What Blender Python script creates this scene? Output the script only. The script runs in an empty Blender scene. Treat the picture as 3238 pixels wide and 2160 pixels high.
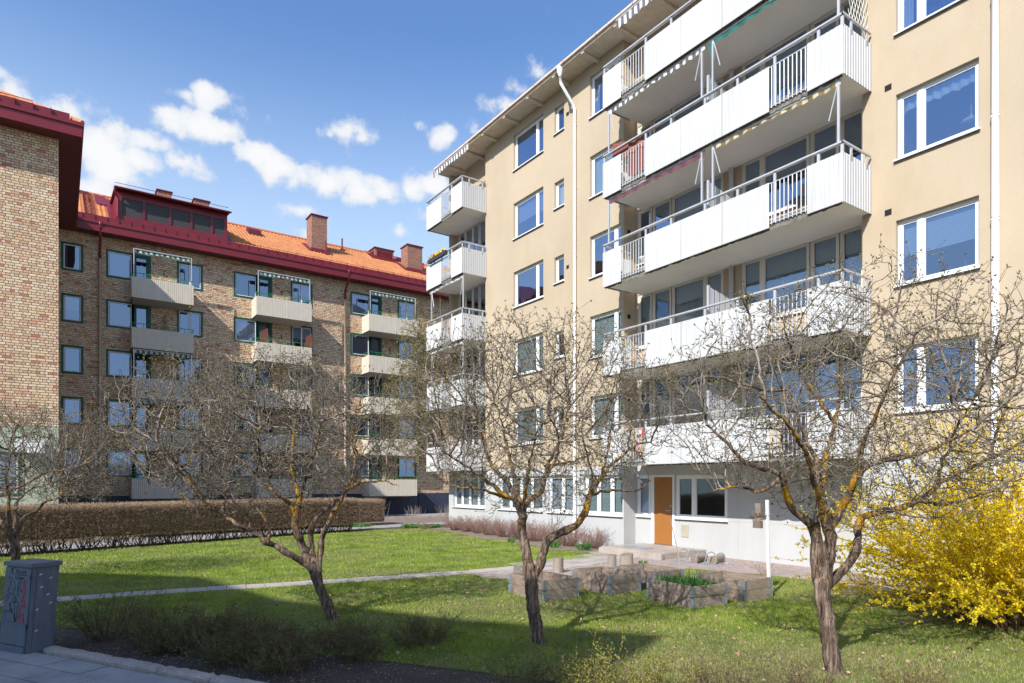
import bpy, math, random
import numpy as np
from mathutils import Vector
R = math.radians
SC = bpy.context.scene
COL = SC.collection

# ------------------------------------------------------------------ camera, sky, sun
F_PX, HZ, CX, CAMZ = 2062.0, 1530.0, 1619.0, 2.1
YAW = math.atan((1619 - 185) / F_PX)
SY, CY = math.sin(YAW), math.cos(YAW)
cam = bpy.data.cameras.new('camera')
cam.sensor_width = 36; cam.lens = F_PX / 3238 * 36
cam.shift_y = (HZ - 1080) / 3238
cam.clip_end = 2000; cam.clip_start = 0.05
camo = bpy.data.objects.new('camera', cam); COL.objects.link(camo)
camo.location = (0, 0, CAMZ); camo.rotation_euler = (R(90), 0, -YAW)
SC.camera = camo
SC.view_settings.view_transform = 'Standard'
SC.view_settings.look = 'None'
SC.view_settings.exposure = 0.68
SC.view_settings.gamma = 1
SUN_EL, SUN_AZ = R(38.5), R(24)            # light travels towards (cos az, sin az)
sd = Vector((math.cos(SUN_AZ) * math.cos(SUN_EL), math.sin(SUN_AZ) * math.cos(SUN_EL), -math.sin(SUN_EL)))
sun = bpy.data.lights.new('sun', 'SUN'); sun.energy = 4.3; sun.angle = R(0.53); sun.color = (1, .95, .87)
suno = bpy.data.objects.new('sun', sun); COL.objects.link(suno)
suno.rotation_euler = sd.to_track_quat('-Z', 'Y').to_euler()
suno.location = (-20, -10, 40)


def ray(u):
    a = (u - CX) / F_PX
    return SY + CY * a, CY - SY * a


def P(u, v, t):                             # photograph pixel at a depth -> world point
    rx, ry = ray(u)
    return np.array((t * rx, t * ry, CAMZ + (HZ - v) / F_PX * t))


def dirv(u, v):
    d = P(u, v, 1.0) - np.array((0, 0, CAMZ))
    return d / np.linalg.norm(d)


W = bpy.data.worlds.new("World"); SC.world = W; W.use_nodes = True
nt = W.node_tree; nt.nodes.clear()


def wn(t, **k):
    n = nt.nodes.new(t)
    for a, b in k.items(): setattr(n, a, b)
    return n


tc = wn('ShaderNodeTexCoord')
vec = tc.outputs['Generated']


def wmath(op, a, b=None, clamp=False):
    n = wn('ShaderNodeMath', operation=op, use_clamp=clamp)
    for i, x in enumerate((a, b)):
        if x is None: continue
        if isinstance(x, (int, float)): n.inputs[i].default_value = x
        else: nt.links.new(x, n.inputs[i])
    return n.outputs[0]


sky = wn('ShaderNodeTexSky', sky_type='NISHITA', sun_disc=False, sun_elevation=SUN_EL,
         sun_rotation=math.atan2(-sd.x, -sd.y), altitude=50, air_density=1.0, dust_density=0.9, ozone_density=3.0)
nz = wn('ShaderNodeTexNoise'); nz.inputs['Scale'].default_value = 15; nz.inputs['Detail'].default_value = 12; nz.inputs['Roughness'].default_value = .58
nt.links.new(vec, nz.inputs['Vector'])
nz2 = wn('ShaderNodeTexNoise'); nz2.inputs['Scale'].default_value = 30; nz2.inputs['Detail'].default_value = 6
nt.links.new(vec, nz2.inputs['Vector'])
blobs = [  # photograph position (display px / 2351 wide), radius, strength
    (215, 340, .085, 1), (260, 375, .085, 1), (330, 372, .07, 1), (405, 372, .05, .9), (345, 330, .045, .9), (120, 260, .07, .85), (60, 235, .06, .7),
    (205, 430, .06, .7), (470, 215, .055, 1), (430, 215, .04, .85), (400, 268, .055, 1), (455, 290, .055, 1), (515, 298, .045, .95),
    (795, 305, .065, 1), (830, 320, .06, 1), (755, 310, .045, .85), (590, 355, .05, .9), (650, 385, .065, 1), (700, 405, .065, 1), (760, 420, .06, 1),
    (830, 440, .065, 1), (890, 440, .06, 1), (950, 435, .055, 1), (990, 430, .045, .9), (690, 487, .05, .8), (1030, 318, .04, .75), (1085, 302, .035, .65),
    (1160, 245, .04, .6), (1235, 170, .045, .65), (1205, 205, .04, .5), (945, 288, .03, .45), (700, 530, .035, .45), (910, 530, .035, .4), (560, 250, .04, .45), (960, 480, .03, .35)]
mask = None
for (x, y, r, s) in blobs:
    c = dirv(x * 1.3773, y * 1.3773)
    sub = wn('ShaderNodeVectorMath', operation='SUBTRACT'); nt.links.new(vec, sub.inputs[0]); sub.inputs[1].default_value = c
    mul = wn('ShaderNodeVectorMath', operation='MULTIPLY'); nt.links.new(sub.outputs[0], mul.inputs[0]); mul.inputs[1].default_value = (1, 1, 1.9)
    ln = wn('ShaderNodeVectorMath', operation='LENGTH'); nt.links.new(mul.outputs[0], ln.inputs[0])
    v_ = wmath('SUBTRACT', s, wmath('MULTIPLY', ln.outputs['Value'], s / (r * .76)))
    mask = v_ if mask is None else wmath('MAXIMUM', mask, v_)
mask = wmath('MAXIMUM', mask, -0.4)
dens = wmath('ADD', mask, wmath('MULTIPLY', wmath('SUBTRACT', nz.outputs['Fac'], .53), 2.5))
dens = wmath('ADD', dens, wmath('MULTIPLY', wmath('SUBTRACT', nz2.outputs['Fac'], .5), .5))
# a few wisps of thin cloud all over, also behind the camera
nz3 = wn('ShaderNodeTexNoise'); nz3.inputs['Scale'].default_value = 3.0; nz3.inputs['Detail'].default_value = 8
nt.links.new(vec, nz3.inputs['Vector'])
mr = wn('ShaderNodeMapRange', interpolation_type='SMOOTHERSTEP'); mr.inputs['From Min'].default_value = .02; mr.inputs['From Max'].default_value = .68
nt.links.new(dens, mr.inputs['Value'])
fac = wmath('MULTIPLY', mr.outputs[0], .93)
bg1 = wn('ShaderNodeBackground'); bg1.inputs['Strength'].default_value = .135
tint = wn('ShaderNodeMix', data_type='RGBA', blend_type='MULTIPLY'); tint.inputs['Factor'].default_value = 1
nt.links.new(sky.outputs[0], tint.inputs['A']); tint.inputs['B'].default_value = (.80, .96, 1.12, 1)
sz_ = wn('ShaderNodeSeparateXYZ'); nt.links.new(vec, sz_.inputs[0])
hz_ = wn('ShaderNodeMapRange', interpolation_type='SMOOTHSTEP'); nt.links.new(sz_.outputs[2], hz_.inputs['Value'])
hz_.inputs['From Min'].default_value = .58; hz_.inputs['From Max'].default_value = .22; hz_.inputs['To Min'].default_value = 0; hz_.inputs['To Max'].default_value = .85
pale = wn('ShaderNodeMix', data_type='RGBA'); nt.links.new(hz_.outputs[0], pale.inputs['Factor']); nt.links.new(tint.outputs['Result'], pale.inputs['A']); pale.inputs['B'].default_value = (3.1, 3.95, 4.9, 1)
nt.links.new(pale.outputs['Result'], bg1.inputs['Color'])
cr = wn('ShaderNodeMix', data_type='RGBA')
cr.inputs['A'].default_value = (.78, .83, .91, 1); cr.inputs['B'].default_value = (1.0, 1.0, 1.0, 1)
mr2 = wn('ShaderNodeMapRange'); mr2.inputs['From Min'].default_value = .1; mr2.inputs['From Max'].default_value = .9
nt.links.new(dens, mr2.inputs['Value']); nt.links.new(mr2.outputs[0], cr.inputs['Factor'])
bg2 = wn('ShaderNodeBackground'); bg2.inputs['Strength'].default_value = .62
nt.links.new(cr.outputs['Result'], bg2.inputs['Color'])
mx = wn('ShaderNodeMixShader'); nt.links.new(fac, mx.inputs[0]); nt.links.new(bg1.outputs[0], mx.inputs[1]); nt.links.new(bg2.outputs[0], mx.inputs[2])
out = wn('ShaderNodeOutputWorld'); nt.links.new(mx.outputs[0], out.inputs[0])

# ------------------------------------------------------------------ materials


class Mat:
    def __init__(s, name, col=(.5, .5, .5), rough=.7, metal=0.0, spec=None):
        s.m = bpy.data.materials.new(name); s.m.use_nodes = True
        s.t = s.m.node_tree; s.b = s.t.nodes['Principled BSDF']
        s.b.inputs['Base Color'].default_value = (*col, 1)
        s.b.inputs['Roughness'].default_value = rough; s.b.inputs['Metallic'].default_value = metal
        if spec is not None: s.b.inputs['Specular IOR Level'].default_value = spec
        s._co = None

    def n(s, t, **k):
        n = s.t.nodes.new(t)
        for a, b in k.items(): setattr(n, a, b)
        return n

    def l(s, a, b): s.t.links.new(a, b)

    def co(s):
        if s._co is None: s._co = s.n('ShaderNodeTexCoord').outputs['Object']
        return s._co

    def noise(s, scale, detail=5, rough=.55, vec=None, dist=0):
        n = s.n('ShaderNodeTexNoise'); n.inputs['Scale'].default_value = scale; n.inputs['Detail'].default_value = detail
        n.inputs['Roughness'].default_value = rough; n.inputs['Distortion'].default_value = dist
        s.l(vec if vec is not None else s.co(), n.inputs['Vector'])
        return n.outputs['Fac']

    def ramp(s, fac, stops, interp='LINEAR'):
        n = s.n('ShaderNodeValToRGB'); n.color_ramp.interpolation = interp
        e = n.color_ramp.elements
        while len(e) < len(stops): e.new(.5)
        for i, (p, c) in enumerate(stops):
            e[i].position = p; e[i].color = (*c, 1) if len(c) == 3 else c
        s.l(fac, n.inputs['Fac']); return n.outputs['Color']

    def math(s, op, a, b=None, clamp=False):
        n = s.n('ShaderNodeMath', operation=op, use_clamp=clamp)
        for i, x in enumerate((a, b)):
            if x is None: continue
            if isinstance(x, (int, float)): n.inputs[i].default_value = x
            else: s.l(x, n.inputs[i])
        return n.outputs[0]

    def mix(s, fac, a, b, blend='MIX'):
        n = s.n('ShaderNodeMix', data_type='RGBA', blend_type=blend)
        for k, x in (('Factor', fac), ('A', a), ('B', b)):
            if isinstance(x, (int, float)): n.inputs[k].default_value = x
            elif isinstance(x, tuple): n.inputs[k].default_value = (*x, 1) if len(x) == 3 else x
            else: s.l(x, n.inputs[k])
        return n.outputs['Result']

    def base(s, c): s.l(c, s.b.inputs['Base Color']); return s

    def bump(s, h, dist=.01, strength=.6):
        n = s.n('ShaderNodeBump'); n.inputs['Strength'].default_value = strength; n.inputs['Distance'].default_value = dist
        s.l(h, n.inputs['Height']); s.l(n.outputs[0], s.b.inputs['Normal']); return s

    def mapped(s, scale=(1, 1, 1), rot=(0, 0, 0)):
        n = s.n('ShaderNodeMapping'); n.inputs['Scale'].default_value = scale; n.inputs['Rotation'].default_value = rot
        s.l(s.co(), n.inputs['Vector']); return n.outputs[0]

    def wallvec(s):                          # (along the wall, height, 0)
        g = s.n('ShaderNodeNewGeometry')
        sn = s.n('ShaderNodeSeparateXYZ'); s.l(g.outputs['True Normal'], sn.inputs[0])
        sp = s.n('ShaderNodeSeparateXYZ'); s.l(s.co(), sp.inputs[0])
        k = s.math('GREATER_THAN', s.math('ABSOLUTE', sn.outputs[0]), .5)
        u = s.math('ADD', s.math('MULTIPLY', sp.outputs[1], k), s.math('MULTIPLY', sp.outputs[0], s.math('SUBTRACT', 1.0, k)))
        c = s.n('ShaderNodeCombineXYZ'); s.l(u, c.inputs[0]); s.l(sp.outputs[2], c.inputs[1]); return c.outputs[0]


M = {}


def plain(name, col, rough=.6, metal=0.0, var=.12, scale=3.0, bump=0, bscale=60, bd=.004):
    m = Mat(name, col, rough, metal)
    f = m.noise(scale, 6)
    d = tuple(c * (1 - var) for c in col); l = tuple(min(1, c * (1 + var)) for c in col)
    m.base(m.ramp(f, [(.3, d), (.7, l)]))
    if bump: m.bump(m.noise(bscale, 3), bd, bump)
    M[name] = m.m
    return m


def plaster(name, col, stain, grain=45):
    m = Mat(name, col, .92, 0, .2)
    big = m.noise(.35, 6, .6)
    c = m.ramp(big, [(.25, tuple(x * .9 for x in col)), (.75, tuple(x * 1.06 for x in col))])
    st = m.noise(1.0, 7, .65, m.mapped((.9, .9, .4)))
    c = m.mix(m.ramp(st, [(.5, (0, 0, 0)), (.8, (.5, .5, .5))]), c, stain)
    g = m.noise(grain, 4, .6)
    c = m.mix(.12, c, m.ramp(g, [(.3, (.2, .2, .2)), (.7, (1, 1, 1))]), 'MULTIPLY')
    m.base(c); m.bump(g, .01, .35); M[name] = m.m


plaster('cream_plaster', (.48, .395, .29), (.40, .30, .185))
plaster('white_plaster', (.47, .48, .49), (.37, .37, .365))
plaster('green_plaster', (.44, .49, .37), (.34, .38, .28))
plaster('slab_plaster', (.78, .755, .73), (.6, .57, .53))
plaster('grey_plaster', (.42, .40, .38), (.3, .29, .27))


def brickmat(name, palette, mortar, bw=.26, bh=.1, ms=.012):
    m = Mat(name, (.5, .4, .3), .88, 0, .25)
    v = m.wallvec()
    b = m.n('ShaderNodeTexBrick', offset=.37, offset_frequency=2, squash=.5, squash_frequency=3)
    b.inputs['Color1'].default_value = (0, 0, 0, 1); b.inputs['Color2'].default_value = (1, 1, 1, 1); b.inputs['Mortar'].default_value = (.5, .5, .5, 1)
    b.inputs['Scale'].default_value = 1; b.inputs['Mortar Size'].default_value = ms; b.inputs['Mortar Smooth'].default_value = .15
    b.inputs['Brick Width'].default_value = bw; b.inputs['Row Height'].default_value = bh
    m.l(v, b.inputs['Vector'])
    c = m.ramp(b.outputs['Color'], palette, 'CONSTANT')
    n1 = m.noise(14, 5, .7)
    c = m.mix(.3, c, m.ramp(n1, [(.3, (.6, .55, .5)), (.65, (1, 1, 1))]), 'MULTIPLY')
    n2 = m.noise(.5, 5)
    c = m.mix(.35, c, m.ramp(n2, [(.35, (.72, .68, .64)), (.65, (1, 1, 1))]), 'MULTIPLY')
    c = m.mix(b.outputs['Fac'], c, mortar)
    m.base(c)
    h = m.math('SUBTRACT', m.math('MULTIPLY', n1, .3), b.outputs['Fac'])
    m.bump(h, .012, .7)
    M[name] = m.m


brickmat('yellow_brick', [(0, (.78, .61, .38)), (.22, (.72, .50, .31)), (.38, (.82, .67, .46)), (.52, (.74, .54, .38)), (.66, (.60, .45, .28)), (.76, (.66, .39, .26)),
                          (.89, (.50, .21, .14)), (.93, (.76, .64, .49))], (.17, .11, .085))
brickmat('red_brick', [(0, (.34, .13, .08)), (.3, (.28, .10, .065)), (.6, (.38, .16, .10)), (.8, (.24, .09, .07))], (.28, .22, .18), .24, .085)

plain('white_paint', (.78, .79, .81), .5, var=.03)
plain('white_frame', (.74, .75, .75), .45, var=.03)
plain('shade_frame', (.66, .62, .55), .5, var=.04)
plain('white_sheet', (.54, .55, .565), .5, var=.05, scale=1.5)
plain('grey_sheet', (.50, .51, .53), .5, var=.03)
plain('beige_sheet', (.60, .54, .45), .6, var=.05)
plain('beige_slab', (.42, .39, .35), .8, var=.08)
plain('metal', (.55, .56, .58), .4, .4, var=.05)
plain('galvanised', (.42, .47, .52), .4, .7, var=.2, scale=25)
plain('green_paint', (.008, .075, .045), .5, var=.15)
plain('green_rail', (.03, .22, .07), .5, var=.1)
plain('red_sheet', (.165, .011, .019), .42, var=.14, scale=1.2)
plain('dark_red', (.11, .010, .016), .5, var=.15)
plain('dark_blue', (.028, .035, .065), .6, var=.15)
plain('pipe_beige', (.50, .42, .34), .5, var=.06)
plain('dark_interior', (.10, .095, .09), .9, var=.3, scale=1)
plain('dark_metal', (.03, .03, .035), .5, var=.2)
plain('black_hole', (.012, .012, .012), .9, var=.1)
plain('curtain', (.72, .72, .72), .9, var=.05)
plain('rust_red', (.24, .075, .05), .8, var=.15)
plain('teal_cloth', (.01, .13, .105), .8, var=.12)
plain('purple_cloth', (.13, .05, .075), .8, var=.12)
plain('teal_lamp', (.01, .17, .15), .4)
plain('wicker', (.035, .035, .045), .7, var=.3, scale=40)
plain('red_plastic', (.55, .02, .03), .4)
plain('terracotta', (.36, .13, .07), .8)
plain('yellow_flower', (.85, .60, .02), .6)
plain('eave_board', (.55, .48, .40), .7, var=.12, scale=4)
plain('eave_tile', (.62, .50, .42), .8, var=.12, scale=6)
plain('tile_ridge', (.50, .17, .07), .8, var=.15, scale=5)
plain('hatch_beige', (.38, .35, .27), .6)
plain('concrete_stain', (.16, .15, .13), .95, var=.45, scale=9)


def dirty_paint():
    m = Mat('cabinet_paint', (.10, .13, .16), .45)
    n = m.noise(5, 8, .7, m.mapped((3, 3, .7)))
    c = m.ramp(n, [(.25, (.075, .095, .125)), (.6, (.12, .145, .18)), (.85, (.22, .24, .27))])
    n2 = m.noise(28, 5, .7)
    c = m.mix(m.ramp(n2, [(.66, (0, 0, 0)), (.74, (.6, .6, .6))]), c, (.33, .35, .37))
    m.base(c); m.bump(n2, .002, .3); M['cabinet_paint'] = m.m


dirty_paint()
plain('graffiti_black', (.012, .012, .02), .5)
plain('graffiti_red', (.45, .05, .045), .5)
plain('sticker_white', (.5, .52, .55), .6)


def stripes(name, a, b, period, axis=0):
    m = Mat(name, a, .85)
    sp = m.n('ShaderNodeSeparateXYZ'); m.l(m.co(), sp.inputs[0])
    f = m.math('GREATER_THAN', m.math('FRACT', m.math('MULTIPLY', sp.outputs[axis], 1 / period)), .5)
    m.base(m.mix(f, a, b)); M[name] = m.m


_m = Mat('white_sheet', (.54, .55, .565), .5)
_a = _m.noise(1.6, 7, .6, _m.mapped((7, 7, .5))); _b = _m.noise(.6, 4)
_c = _m.mix(.55, _m.ramp(_b, [(.3, (.50, .51, .525)), (.7, (.565, .57, .58))]), _m.ramp(_a, [(.38, (.80, .79, .77)), (.58, (1, 1, 1))]), 'MULTIPLY')
_m.base(_c); M['white_sheet'] = _m.m
stripes('stripe_green', (.45, .46, .45), (.02, .12, .08), .26, 0)
stripes('stripe_grey', (.66, .66, .64), (.12, .12, .14), .22, 1)
stripes('stripe_yellow', (.50, .46, .34), (.20, .14, .05), .26, 1)


def blindmat(name, a, b, per=.045):
    m = Mat(name, a, .6)
    sp = m.n('ShaderNodeSeparateXYZ'); m.l(m.co(), sp.inputs[0])
    f = m.math('GREATER_THAN', m.math('FRACT', m.math('MULTIPLY', sp.outputs[2], 1 / per)), .6)
    m.base(m.mix(f, a, b)); M[name] = m.m


blindmat('blind', (.48, .56, .55), (.20, .26, .27))
blindmat('white_blind', (.66, .68, .70), (.42, .45, .5), .05)


def glass():
    for nm, refl, tint in (('glass', .34, (.80, .86, .88)), ('blue_glass', .60, (.5, .6, .7))):
        m = bpy.data.materials.new(nm); m.use_nodes = True; t = m.node_tree; t.nodes.clear()
        tr = t.nodes.new('ShaderNodeBsdfTransparent'); tr.inputs[0].default_value = (*tint, 1)
        gl = t.nodes.new('ShaderNodeBsdfGlossy'); gl.inputs['Roughness'].default_value = .015; gl.inputs['Color'].default_value = (.46, .59, .82, 1)
        lw = t.nodes.new('ShaderNodeLayerWeight'); lw.inputs['Blend'].default_value = .35
        ma = t.nodes.new('ShaderNodeMapRange'); ma.inputs['To Min'].default_value = refl * .62; ma.inputs['To Max'].default_value = .97
        t.links.new(lw.outputs['Facing'], ma.inputs['Value'])
        ge = t.nodes.new('ShaderNodeTexCoord'); no = t.nodes.new('ShaderNodeTexNoise'); no.inputs['Scale'].default_value = .9; no.inputs['Detail'].default_value = 1
        t.links.new(ge.outputs['Object'], no.inputs['Vector'])
        bu = t.nodes.new('ShaderNodeBump'); bu.inputs['Strength'].default_value = .25; bu.inputs['Distance'].default_value = .02
        t.links.new(no.outputs['Fac'], bu.inputs['Height']); t.links.new(bu.outputs[0], gl.inputs['Normal'])
        mi = t.nodes.new('ShaderNodeMixShader'); t.links.new(ma.outputs[0], mi.inputs[0]); t.links.new(tr.outputs[0], mi.inputs[1]); t.links.new(gl.outputs[0], mi.inputs[2])
        o = t.nodes.new('ShaderNodeOutputMaterial'); t.links.new(mi.outputs[0], o.inputs[0]); M[nm] = m


glass()


def meshmat():                                # fine wire netting in the dormer openings
    m = Mat('wire_mesh', (.05, .05, .055), .6)
    w = m.mapped((1, 1, 1), (0, R(45), 0))
    sp = m.n('ShaderNodeSeparateXYZ'); m.l(w, sp.inputs[0])
    a = m.math('GREATER_THAN', m.math('FRACT', m.math('MULTIPLY', sp.outputs[0], 9)), .72)
    b = m.math('GREATER_THAN', m.math('FRACT', m.math('MULTIPLY', sp.outputs[2], 9)), .72)
    m.base(m.mix(m.math('MAXIMUM', a, b), (.012, .012, .015), (.07, .066, .066))); M['wire_mesh'] = m.m


meshmat()


def tilemat():
    m = Mat('roof_tile', (.55, .2, .08), .8)
    v = m.n('ShaderNodeTexWhiteNoise', noise_dimensions='2D')
    sp = m.n('ShaderNodeSeparateXYZ'); m.l(m.co(), sp.inputs[0])
    c = m.n('ShaderNodeCombineXYZ')
    m.l(m.math('FLOOR', m.math('MULTIPLY', sp.outputs[0], 1 / .23)), c.inputs[0]); m.l(m.math('FLOOR', m.math('MULTIPLY', sp.outputs[1], 1 / .33)), c.inputs[1])
    m.l(c.outputs[0], v.inputs['Vector'])
    col = m.ramp(v.outputs['Value'], [(0, (.52, .20, .08)), (.5, (.58, .235, .095)), (1, (.62, .265, .11))])
    n = m.noise(.7, 6)
    col = m.mix(.4, col, m.ramp(n, [(.35, (.75, .7, .68)), (.65, (1, 1, 1))]), 'MULTIPLY')
    m.base(col); m.bump(m.noise(20), .006, .3); M['roof_tile'] = m.m


tilemat()


def wood(name, a, b, scale=(3, 3, 3), dark=(.05, .04, .03), rough=.8):
    m = Mat(name, a, rough)
    v = m.mapped(scale)
    n = m.noise(4, 8, .65, v, 1.2)
    c = m.ramp(n, [(.3, a), (.7, b)])
    n2 = m.noise(13, 6, .7, v)
    c = m.mix(m.ramp(n2, [(.6, (0, 0, 0)), (.8, (.7, .7, .7))]), c, dark)
    m.base(c); m.bump(n2, .006, .5); M[name] = m.m


wood('weathered_wood', (.13, .085, .06), (.33, .265, .215), (7, .9, 9), (.06, .038, .026))
wood('weathered_wood_cross', (.16, .12, .09), (.37, .31, .255), (.9, 7, 9), (.07, .05, .036))
wood('door_wood', (.26, .10, .022), (.36, .155, .04), (6, 9, .5), (.2, .07, .015), .45)
wood('old_log', (.2, .165, .135), (.33, .285, .24), (9, 9, .8), (.1, .08, .06))
wood('log_end', (.15, .11, .08), (.25, .19, .14), (5, 5, 5), (.2, .13, .08))
wood('bark', (.075, .052, .04), (.25, .195, .155), (20, 20, 2.6), (.018, .012, .01), .95)


def treebark():
    m = Mat('lichen_bark', (.2, .15, .12), .95, 0, .15)
    v = m.mapped((22, 22, 3.2))
    n = m.noise(1.3, 8, .7, v, .8)
    c = m.ramp(n, [(.36, (.028, .019, .014)), (.5, (.15, .105, .08)), (.68, (.38, .29, .225))])
    l = m.noise(6, 7, .75)
    li = m.noise(1.1, 3)
    f = m.math('MULTIPLY', m.ramp(l, [(.48, (0, 0, 0)), (.53, (1, 1, 1))]), m.ramp(li, [(.42, (0, 0, 0)), (.56, (.95, .95, .95))]))
    sp = m.n('ShaderNodeSeparateXYZ'); m.l(m.co(), sp.inputs[0])
    hf = m.n('ShaderNodeMapRange'); hf.inputs['From Min'].default_value = .9; hf.inputs['From Max'].default_value = 1.6; m.l(sp.outputs[2], hf.inputs['Value'])
    c = m.mix(m.math('MULTIPLY', f, hf.outputs[0]), c, (.50, .26, .02))
    m.base(c)
    m.bump(n, .035, 1.0)
    M['lichen_bark'] = m.m
    m = Mat('twig_bark', (.2, .17, .15), .9)
    n = m.noise(5, 6, .7)
    c = m.ramp(n, [(.34, (.045, .033, .025)), (.51, (.15, .118, .093)), (.70, (.44, .385, .33))])
    l = m.noise(2.2, 6, .75)
    c = m.mix(m.ramp(l, [(.61, (0, 0, 0)), (.66, (.8, .8, .8))]), c, (.46, .29, .04))
    m.base(c); M['twig_bark'] = m.m


treebark()


def speck(name, cols, scale=8, rough=.8, trans=0.0):
    m = Mat(name, cols[0], rough)
    w = m.n('ShaderNodeTexNoise'); w.inputs['Scale'].default_value = scale; w.inputs['Detail'].default_value = 3
    m.l(m.co(), w.inputs['Vector'])
    k = len(cols) - 1
    m.base(m.ramp(w.outputs['Fac'], [(.3 + .4 * i / k, c) for i, c in enumerate(cols)]))
    if trans:
        tr = m.n('ShaderNodeBsdfTranslucent'); c2 = m.ramp(w.outputs['Fac'], [(.3 + .4 * i / k, c) for i, c in enumerate(cols)])
        m.l(c2, tr.inputs[0])
        mi = m.n('ShaderNodeMixShader'); mi.inputs[0].default_value = trans
        o = m.t.nodes['Material Output']; m.l(m.b.outputs[0], mi.inputs[1]); m.l(tr.outputs[0], mi.inputs[2]); m.l(mi.outputs[0], o.inputs[0])
    M[name] = m.m


speck('bud', [(.10, .085, .03), (.20, .19, .07), (.27, .20, .10)], 12, trans=.2)
speck('yellow_bud', [(.16, .15, .03), (.32, .30, .06), (.24, .18, .06)], 12, trans=.25)
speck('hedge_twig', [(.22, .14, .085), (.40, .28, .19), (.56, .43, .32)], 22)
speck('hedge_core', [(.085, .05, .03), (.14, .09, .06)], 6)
speck('shrub_twig', [(.06, .035, .02), (.13, .075, .045), (.20, .12, .07)], 14)
speck('red_twig', [(.14, .065, .05), (.27, .15, .12), (.33, .22, .17)], 14)
speck('shrub_leaf', [(.07, .10, .025), (.14, .17, .04), (.20, .18, .06)], 12, trans=.2)
speck('lime_leaf', [(.16, .20, .03), (.30, .33, .06), (.36, .28, .08)], 14, trans=.3)
speck('dull_leaf', [(.08, .09, .03), (.15, .15, .06), (.2, .16, .08)], 14, trans=.2)
speck('tulip_leaf', [(.03, .10, .02), (.06, .19, .035), (.11, .26, .06)], 12, trans=.3)
speck('ivy', [(.05, .14, .02), (.12, .27, .04)], 8, trans=.3)
speck('forsythia', [(.88, .62, .0), (.97, .80, .01), (.99, .90, .06)], 9, .6, .5)
speck('forsythia_twig', [(.12, .07, .03), (.28, .19, .10), (.35, .26, .16)], 14)
speck('grass', [(.14, .215, .022), (.22, .31, .035), (.30, .385, .055), (.37, .39, .12)], 1.3, .6, .35)
speck('dry_grass', [(.25, .22, .10), (.40, .35, .19)], 6, .8, .3)
speck('dead_leaf', [(.16, .08, .045), (.33, .20, .12), (.46, .33, .24)], 9, .8, .1)
speck('blue_flower', [(.10, .08, .42), (.20, .16, .58)], 12)


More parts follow.
